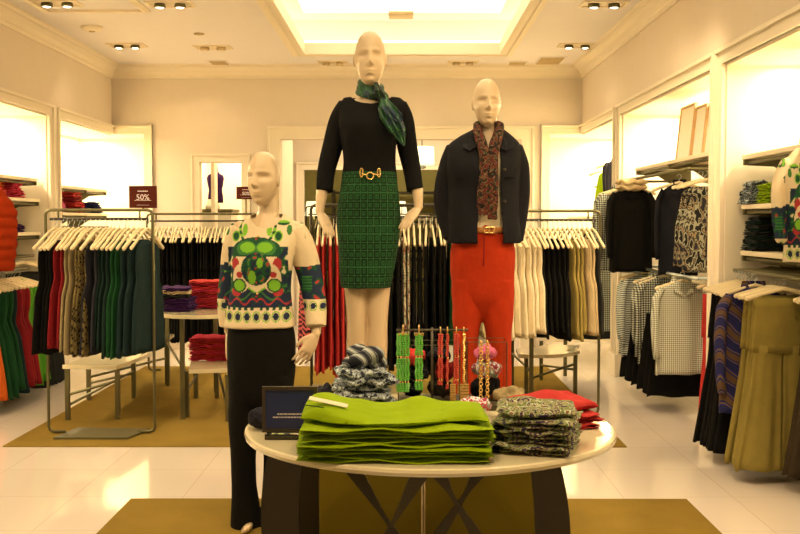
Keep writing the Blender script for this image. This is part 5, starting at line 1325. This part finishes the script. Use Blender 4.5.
# framed blue sign
p = on(290, 440); o = thing('tabletop_sign', (p.x, p.y, z0), 'small bronze framed dark blue sign on a clear base at table left', 'sign')
ys = p.y+.045; a0, a1 = at(262.5, 432, Y=ys), at(317.5, 386.5, Y=ys); t = .012; x0, x1, zl, zh = a0.x, a1.x, a0.z, a1.z
f = MB()
for b4 in ((x0, x1, zl, zl+t), (x0, x1, zh-t, zh), (x0, x0+t, zl+t, zh-t), (x1-t, x1, zl+t, zh-t)): f.box(b4[0], b4[1], ys-.008, ys+.008, b4[2], b4[3])
f.build('frame', M['frameb'], o); MB().box(x0+t, x1-t, ys-.002, ys+.005, zl+t, zh-t).build('panel', M['signblue'], o)
f = MB(); rr = random.Random(9)
for zf, xa in ((.385, .22), (.315, .14)):
    x = x0+(x1-x0)*xa+.01
    while x < x1-.035: l = rr.uniform(.004, .010); f.box(x, x+l, ys-.0035, ys-.002, zl+(zh-zl)*zf, zl+(zh-zl)*zf+.004); x += l+.0022
f.build('lettering', M['lettering'], o)
f = MB(); f.box(x0+.014, x1-.02, p.y-.005, p.y+.06, z0, z0+.012); f.build('lower_base', M['darkmetal'], o, bevel=.002)
MB().box(x0+.014, x1-.02, p.y-.0, p.y+.06, z0+.0125, z0+.024).build('clear_base', M['glass'], o)
MB().box(x0+.014, x1-.02, ys-.012, ys+.012, z0+.0245, zl).build('clamp', M['metal'], o)

# necklace stand
YS = on(432, 405).y; st = thing('necklace_stand', (on(432, 405).x, YS, z0), 'black metal bar stand hung with green and coral bead strands', 'jewelry stand')
S = lambda px, py, dy=0: at(px, py, Y=YS+dy)
xs_ = S(432, 400).x; zr_ = S(432, 330).z
MB().tube([(xs_, YS, z0), (xs_, YS, zr_+.01)], .005, 8).build('pole', M['darkmetal'], st, smooth=True)
MB().tube([(S(396, 330).x, YS, zr_), (S(468, 330).x, YS, zr_)], .0045, 8).build('crossbar', M['darkmetal'], st, smooth=True)
MB().lathe((xs_, YS, z0), [(.06, 0), (.06, .008), (.01, .012)], 24).build('base', M['darkmetal'], st, smooth=True)
BEAD = {'green': plain('bead_green', tc(84, 150, 30), .25, coat=.5), 'red': plain('bead_coral', tc(180, 44, 18), .4, coat=.2), 'gold': M['gold']}
M.update({'bead_'+k: v for k, v in BEAD.items()})
def strand(px, y1, rows, r, mat, label, accent='gold', dy=-.012, y0=330, clasp=True):
    b = MB(); top = S(px, y0+2, dy); bot = S(px, y1, dy); n = int((top.z-bot.z)/(r*1.5)); o = thing('bead_necklace', (top.x, YS+dy, top.z), label, 'necklace')
    g_ = MB()
    for k in range(n):
        z = top.z-.012-(top.z-bot.z-.012)*k/n
        for q in range(rows):
            x = top.x+(q-(rows-1)/2)*r*1.75+.0015*math.sin(k*1.3+q)
            (g_ if (k % 11 == 10) else b).ball((x, YS+dy-.004*(q % 2), z), r*(.6 if k % 11 == 10 else 1), r*.8, r, 8, 6)
    b.build('bead', M[mat], o, smooth=True)['kind'] = 'stuff'; g_.build('spacer_bead', M['gold'], o, smooth=True)['kind'] = 'stuff'
    c_ = MB(); 
    if clasp:
        pts = [Vector((top.x, YS+.011*math.cos(t_), zr_+.001+.011*math.sin(t_))) for t_ in [2*PI*k/10 for k in range(11)]]
        c_.tube(pts, .0025 if rows < 3 else (.003, .012), 6)
        c_.tube([(top.x, YS-.010, zr_-.002), (top.x, YS+dy, top.z-.008)], .003, 6)
    if rows > 2: c_.box(top.x-.020, top.x+.020, YS+dy-.006, YS+dy+.006, top.z-.014, top.z-.004)
    if len(c_.v): c_.build('clasp', M['gold'], o, smooth=False)
strand(403, 393, 5, .0062, 'bead_green', 'wide green bead necklace, left one of the two on the stand')
strand(419, 391, 3, .0062, 'bead_green', 'green bead necklace, right one of the two on the stand')
strand(440.5, 386, 2, .006, 'bead_red', 'coral bead necklace hanging nearest the pole')
strand(447.5, 390, 1, .0065, 'bead_red', 'coral and gold necklace second right of the pole')
strand(456.5, 386, 2, .006, 'bead_red', 'coral bead necklace third right of the pole')
strand(464, 384, 1, .0065, 'bead_gold', 'gold link necklace at the right end of the crossbar')
def goldlinks(px, y0, y1, label, yy, cols=2, w=.012):
    o = thing('gold_bracelet', S(px, y1, yy), label, 'bracelet'); b = MB(); a_, c_ = S(px, y0, yy), S(px, y1, yy); n = max(3, int((a_.z-c_.z)/.012))
    for k in range(n):
        z = a_.z+(c_.z-a_.z)*(k+.5)/n
        for q in range(cols): 
            x = a_.x+(q-(cols-1)/2)*w; b.tube([(x-w*.4, YS+yy, z-.004), (x-w*.4, YS+yy, z+.004), (x+w*.4, YS+yy, z+.004), (x+w*.4, YS+yy, z-.004), (x-w*.4, YS+yy, z-.004)], .002, 5)
    b.build('link', M['gold'], o)['kind'] = 'stuff'
    MB().box(a_.x-w*cols*.45, a_.x+w*cols*.45, YS+yy+.003, YS+yy+.006, c_.z, a_.z).build('backing_card', M['mustard'], o)
goldlinks(453, 384, 404, 'gold and coral bracelet left of the pair at the foot of the strands', -.03, 2)
goldlinks(464.5, 384, 405, 'gold and coral bracelet right of the pair at the foot of the strands', -.03, 3)
# clear boxes
def clearbox(xa, xb, ya, yb_, dpt, label, frame=True):
    l, r_ = on(xa, yb_), on(xb, yb_); zt = at(xa, ya, Y=l.y).z; o = thing('acrylic_box', ((l.x+r_.x)/2, l.y+dpt/2, z0), label, 'box'); t = .003
    MB().box(l.x, r_.x, l.y, l.y+dpt, z0, z0+.006).build('floor_panel', M['darkmetal'], o)
    for nm, b6 in (('front_panel', (l.x, r_.x, l.y, l.y+t)), ('back_panel', (l.x, r_.x, l.y+dpt-t, l.y+dpt)), ('side_panel', (l.x, l.x+t, l.y+t, l.y+dpt-t)), ('side_panel', (r_.x-t, r_.x, l.y+t, l.y+dpt-t))):
        MB().box(*b6, z0+.006, zt).build(nm, M['glass'], o)
    e = MB()
    for x in (l.x, r_.x):
        for y in (l.y, l.y+dpt): e.box(x-.0015, x+.0015, y-.0015, y+.0015, z0, zt)
    for y in (l.y, l.y+dpt): e.box(l.x, r_.x, y-.0015, y+.0015, zt-.002, zt+.001)
    e.build('edge', M['metal'], o); return l.x, r_.x, l.y, zt
x0, x1, y0_, ztb = clearbox(398, 460, 345, 403, .17, 'clear acrylic box full of scarves behind the bead strands')
def rolled(cx, cy, z, rx, ry, rz_, mat, label, seed):
    rx *= 1.12; rz_ *= 1.22
    b = MB(); rr = random.Random(seed); b.ball((cx, cy, z+rz_), rx*.85, ry*.85, rz_*.9, 16, 10)
    for k in range(6): b.ball((cx+rr.uniform(-.5, .5)*rx, cy+rr.uniform(-.5, .5)*ry, z+rz_*(1+rr.uniform(-.5, .5))), rx*.45, ry*.45, rz_*.5, 10, 8)
    o = tag(b.build('rolled_scarf', M[mat]), label, 'scarf'); finish(o, .005, 2, wr=.016, wrf=28)
xm_ = (x0+x1)/2; wx = (x1-x0)
rolled(x0+wx*.25, y0_+.085, z0+.012, .05, .06, .03, 'navy', 'dark navy scarf at the lower left inside the clear box', 1)
rolled(x0+wx*.72, y0_+.085, z0+.012, .06, .06, .028, 'charcoal', 'charcoal scarf at the lower right inside the clear box', 2)
rolled(x0+wx*.32, y0_+.085, z0+.075, .055, .055, .03, 'slate', 'slate scarf in the middle of the clear box', 3)
rolled(x0+wx*.78, y0_+.085, z0+.072, .045, .055, .04, 'red', 'dark red scarf in the middle right of the clear box', 4)
rolled(x0+wx*.28, y0_+.085, z0+.14, .045, .055, .03, 'coral', 'coral scarf at the upper left inside the clear box', 5)
rolled(x0+wx*.68, y0_+.085, z0+.152, .055, .055, .028, 'navy', 'navy scarf at the top right inside the clear box', 6)
x0, x1, y0_, ztb = clearbox(467, 507, 342, 402, .15, 'clear acrylic box with a pink scarf and gold chains at its front')
wx = x1-x0
rolled(x0+wx*.5, y0_+.078, z0+.012, .06, .055, .035, 'slate', 'slate scarf at the bottom of the right clear box', 7)
rolled(x0+wx*.52, y0_+.078, z0+.085, .062, .055, .035, 'floral', 'pink and white scarf in the middle of the right clear box', 8)
rolled(x0+wx*.5, y0_+.078, z0+.16, .05, .05, .028, 'pink', 'pink scarf at the top of the right clear box', 9)
for k, px in enumerate((481, 487.5)):
    a_, c_ = at(px, 342, Y=y0_-.01), at(px, 398, Y=y0_-.01); o = thing('gold_chain', c_, 'gold chain necklace hung over the right clear box, %s one' % ('left' if k == 0 else 'right'), 'necklace'); b = MB()
    n = 18
    for q in range(n):
        z = a_.z+(c_.z-a_.z)*(q+.5)/n; ph = q % 2
        b.tube([Vector((a_.x+.007*math.cos(t_)*(1 if ph else .6), y0_-.01-.004*math.sin(t_)*(0 if ph else 1), z+.009*math.sin(t_))) for t_ in [2*PI*m2/8 for m2 in range(9)]], .0025, 5)
    b.build('link', M['gold'], o, smooth=True)['kind'] = 'stuff'
    MB().tube([(a_.x, y0_-.01, a_.z-.005), (a_.x, y0_-.006, ztb+.006), (a_.x, y0_+.006, ztb+.006)], .003, 6).build('hook', M['gold'], o)
lo_ = on(400, 404); 
tag(MB().box(on(449, 407).x, on(497, 407).x, on(449, 411).y, on(449, 407).y+.02, z0, z0+.02).build('wooden_riser', M['strap'], bevel=.002), 'low bronze riser block before the right clear box', 'riser')

# ------------------------------------------------------------------ cardigan shown on a form at the right edge
Yq = 5.55; cq = at(805, 205, Y=Yq); zc_ = at(800, 148, Y=Yq).z; zh_ = at(800, 262, Y=Yq).z
o = thing('cardigan_form', (cq.x, Yq, zh_), 'printed cream cardigan with green and red motif on a form at the right edge', 'cardigan')
b = MB(); hgt = zc_-zh_
b.loft(smooth_rings([(cq.x, Yq, zh_, .115, .08), (cq.x, Yq, zh_+hgt*.3, .108, .08), (cq.x, Yq, zh_+hgt*.6, .12, .09), (cq.x, Yq, zh_+hgt*.82, .125, .075), (cq.x, Yq, zh_+hgt*.93, .09, .06), (cq.x, Yq, zh_+hgt, .05, .045)], 36))
for s_ in (-1, 1): limb(b, [(cq.x+s_*.10, Yq, zc_-.09), (cq.x+s_*.138, Yq+.01, zc_-.2), (cq.x+s_*.15, Yq-.02, zc_-.38), (cq.x+s_*.145, Yq-.05, zc_-.50)], [.042, .044, .038, .034], 20)
xq = cq.x
def cp2(P):
    X = P.x-xq; 
    Q = Vector((xc+X*1.42, 0, EYE-(318-222)/SC+(P.z-zh_-.03)*.93))
    return cardigan_paint(Q, x0=xc)
finish(b.build('printed_cardigan', M['paint'], o), .005, 2, paint=cp2, wr=.004)
MB().tube([(cq.x, Yq, zc_-.01), (cq.x, Yq, zc_+.05)], .012, 8).build('form_neck', M['hook'], o, smooth=True)
MB().tube([(cq.x, Yq+.0, zh_-.02), (cq.x+.3, Yq, zh_-.02)], .012, 8).build('support_arm', M['bracket'], o, smooth=True)
# ------------------------------------------------------------------ lights
LS = .74
def spot(loc, target, power, size=1.1, col=(.97, .67, .36), r=.06, blend=.6):
    l = bpy.data.lights.new('spot', 'SPOT'); l.energy = power*LS; l.spot_size = size; l.color = col; l.shadow_soft_size = r; l.spot_blend = blend
    o = bpy.data.objects.new('spot_light', l); COL.objects.link(o); o.location = loc
    o.rotation_euler = (Vector(target)-Vector(loc)).to_track_quat('-Z', 'Y').to_euler()
def area(loc, sx, sy, power, rot=(0, 0, 0), col=(1, .78, .48)):
    l = bpy.data.lights.new('strip', 'AREA'); l.shape = 'RECTANGLE'; l.size = sx; l.size_y = sy; l.energy = power*LS; l.color = col
    o = bpy.data.objects.new('strip_light', l); COL.objects.link(o); o.location = loc; o.rotation_euler = rot
for sx, X0 in ((-1, XL), (1, XR)):
    for ya, yb, pw in ((3.3, 6.5, 90), (6.95, 9.55, 100), (10.1, 12.35, 120)):
        area((X0+sx*.40, (ya+yb)/2, ZT-.03), .1, yb-ya, pw, (0, 0, 0))
area(((OPEN[1][0]+OPEN[1][1])/2, 12.9, 2.55), .7, .9, 40)
area(((fx0+fx1)/2, 13.3, 2.95), 2.0, 1.5, 70)
area((0, FY+1.5, 2.9), 1.5, 1.0, 30)
for x, y, tx, ty, pw in ((-1.7, 3.2, -.75, 4.85, 120), (-.6, 2.9, -.15, 5.1, 115), (.9, 3.2, .45, 5.5, 150), (-.2, 2.2, .1, 3.5, 150), (.5, 2.2, .15, 3.6, 110),
                         (-2.7, 5.2, -2.0, 7.2, 105), (-1.8, 6.0, -1.4, 7.9, 110), (1.5, 5.6, 1.1, 7.7, 150), (1.2, 3.6, 2.1, 5.6, 150), (1.4, 6.0, 2.1, 8.4, 150), (-2.6, 6.4, -3.5, 8.4, 130), (-1.5, 8.5, -1.8, 10, 110)):
    spot((x, y, ZC-.05), (tx, ty, .9), pw)
for x, y in ((-2.3, 10.9), (-.1, 11.1), (1.6, 10.8)): spot((x, y, ZC-.04), (x, YB, 2.2), 14, size=1.2)
for y in (4.5, 7.5, 10.0): spot((1.5, y, ZC-.04), (2.1, y+.2, 2.2), 12, size=1.2)
for y in (7.5, 10.0): spot((-2.8, y, ZC-.04), (-3.42, y+.2, 2.2), 12, size=1.2)
wd = bpy.data.worlds.new('world'); scene.world = wd; wd.use_nodes = True
wd.node_tree.nodes['Background'].inputs[0].default_value = (.97, .64, .34, 1); wd.node_tree.nodes['Background'].inputs[1].default_value = .32
scene.view_settings.view_transform = 'Standard'
scene.view_settings.look = 'None'
scene.view_settings.exposure = 0.0
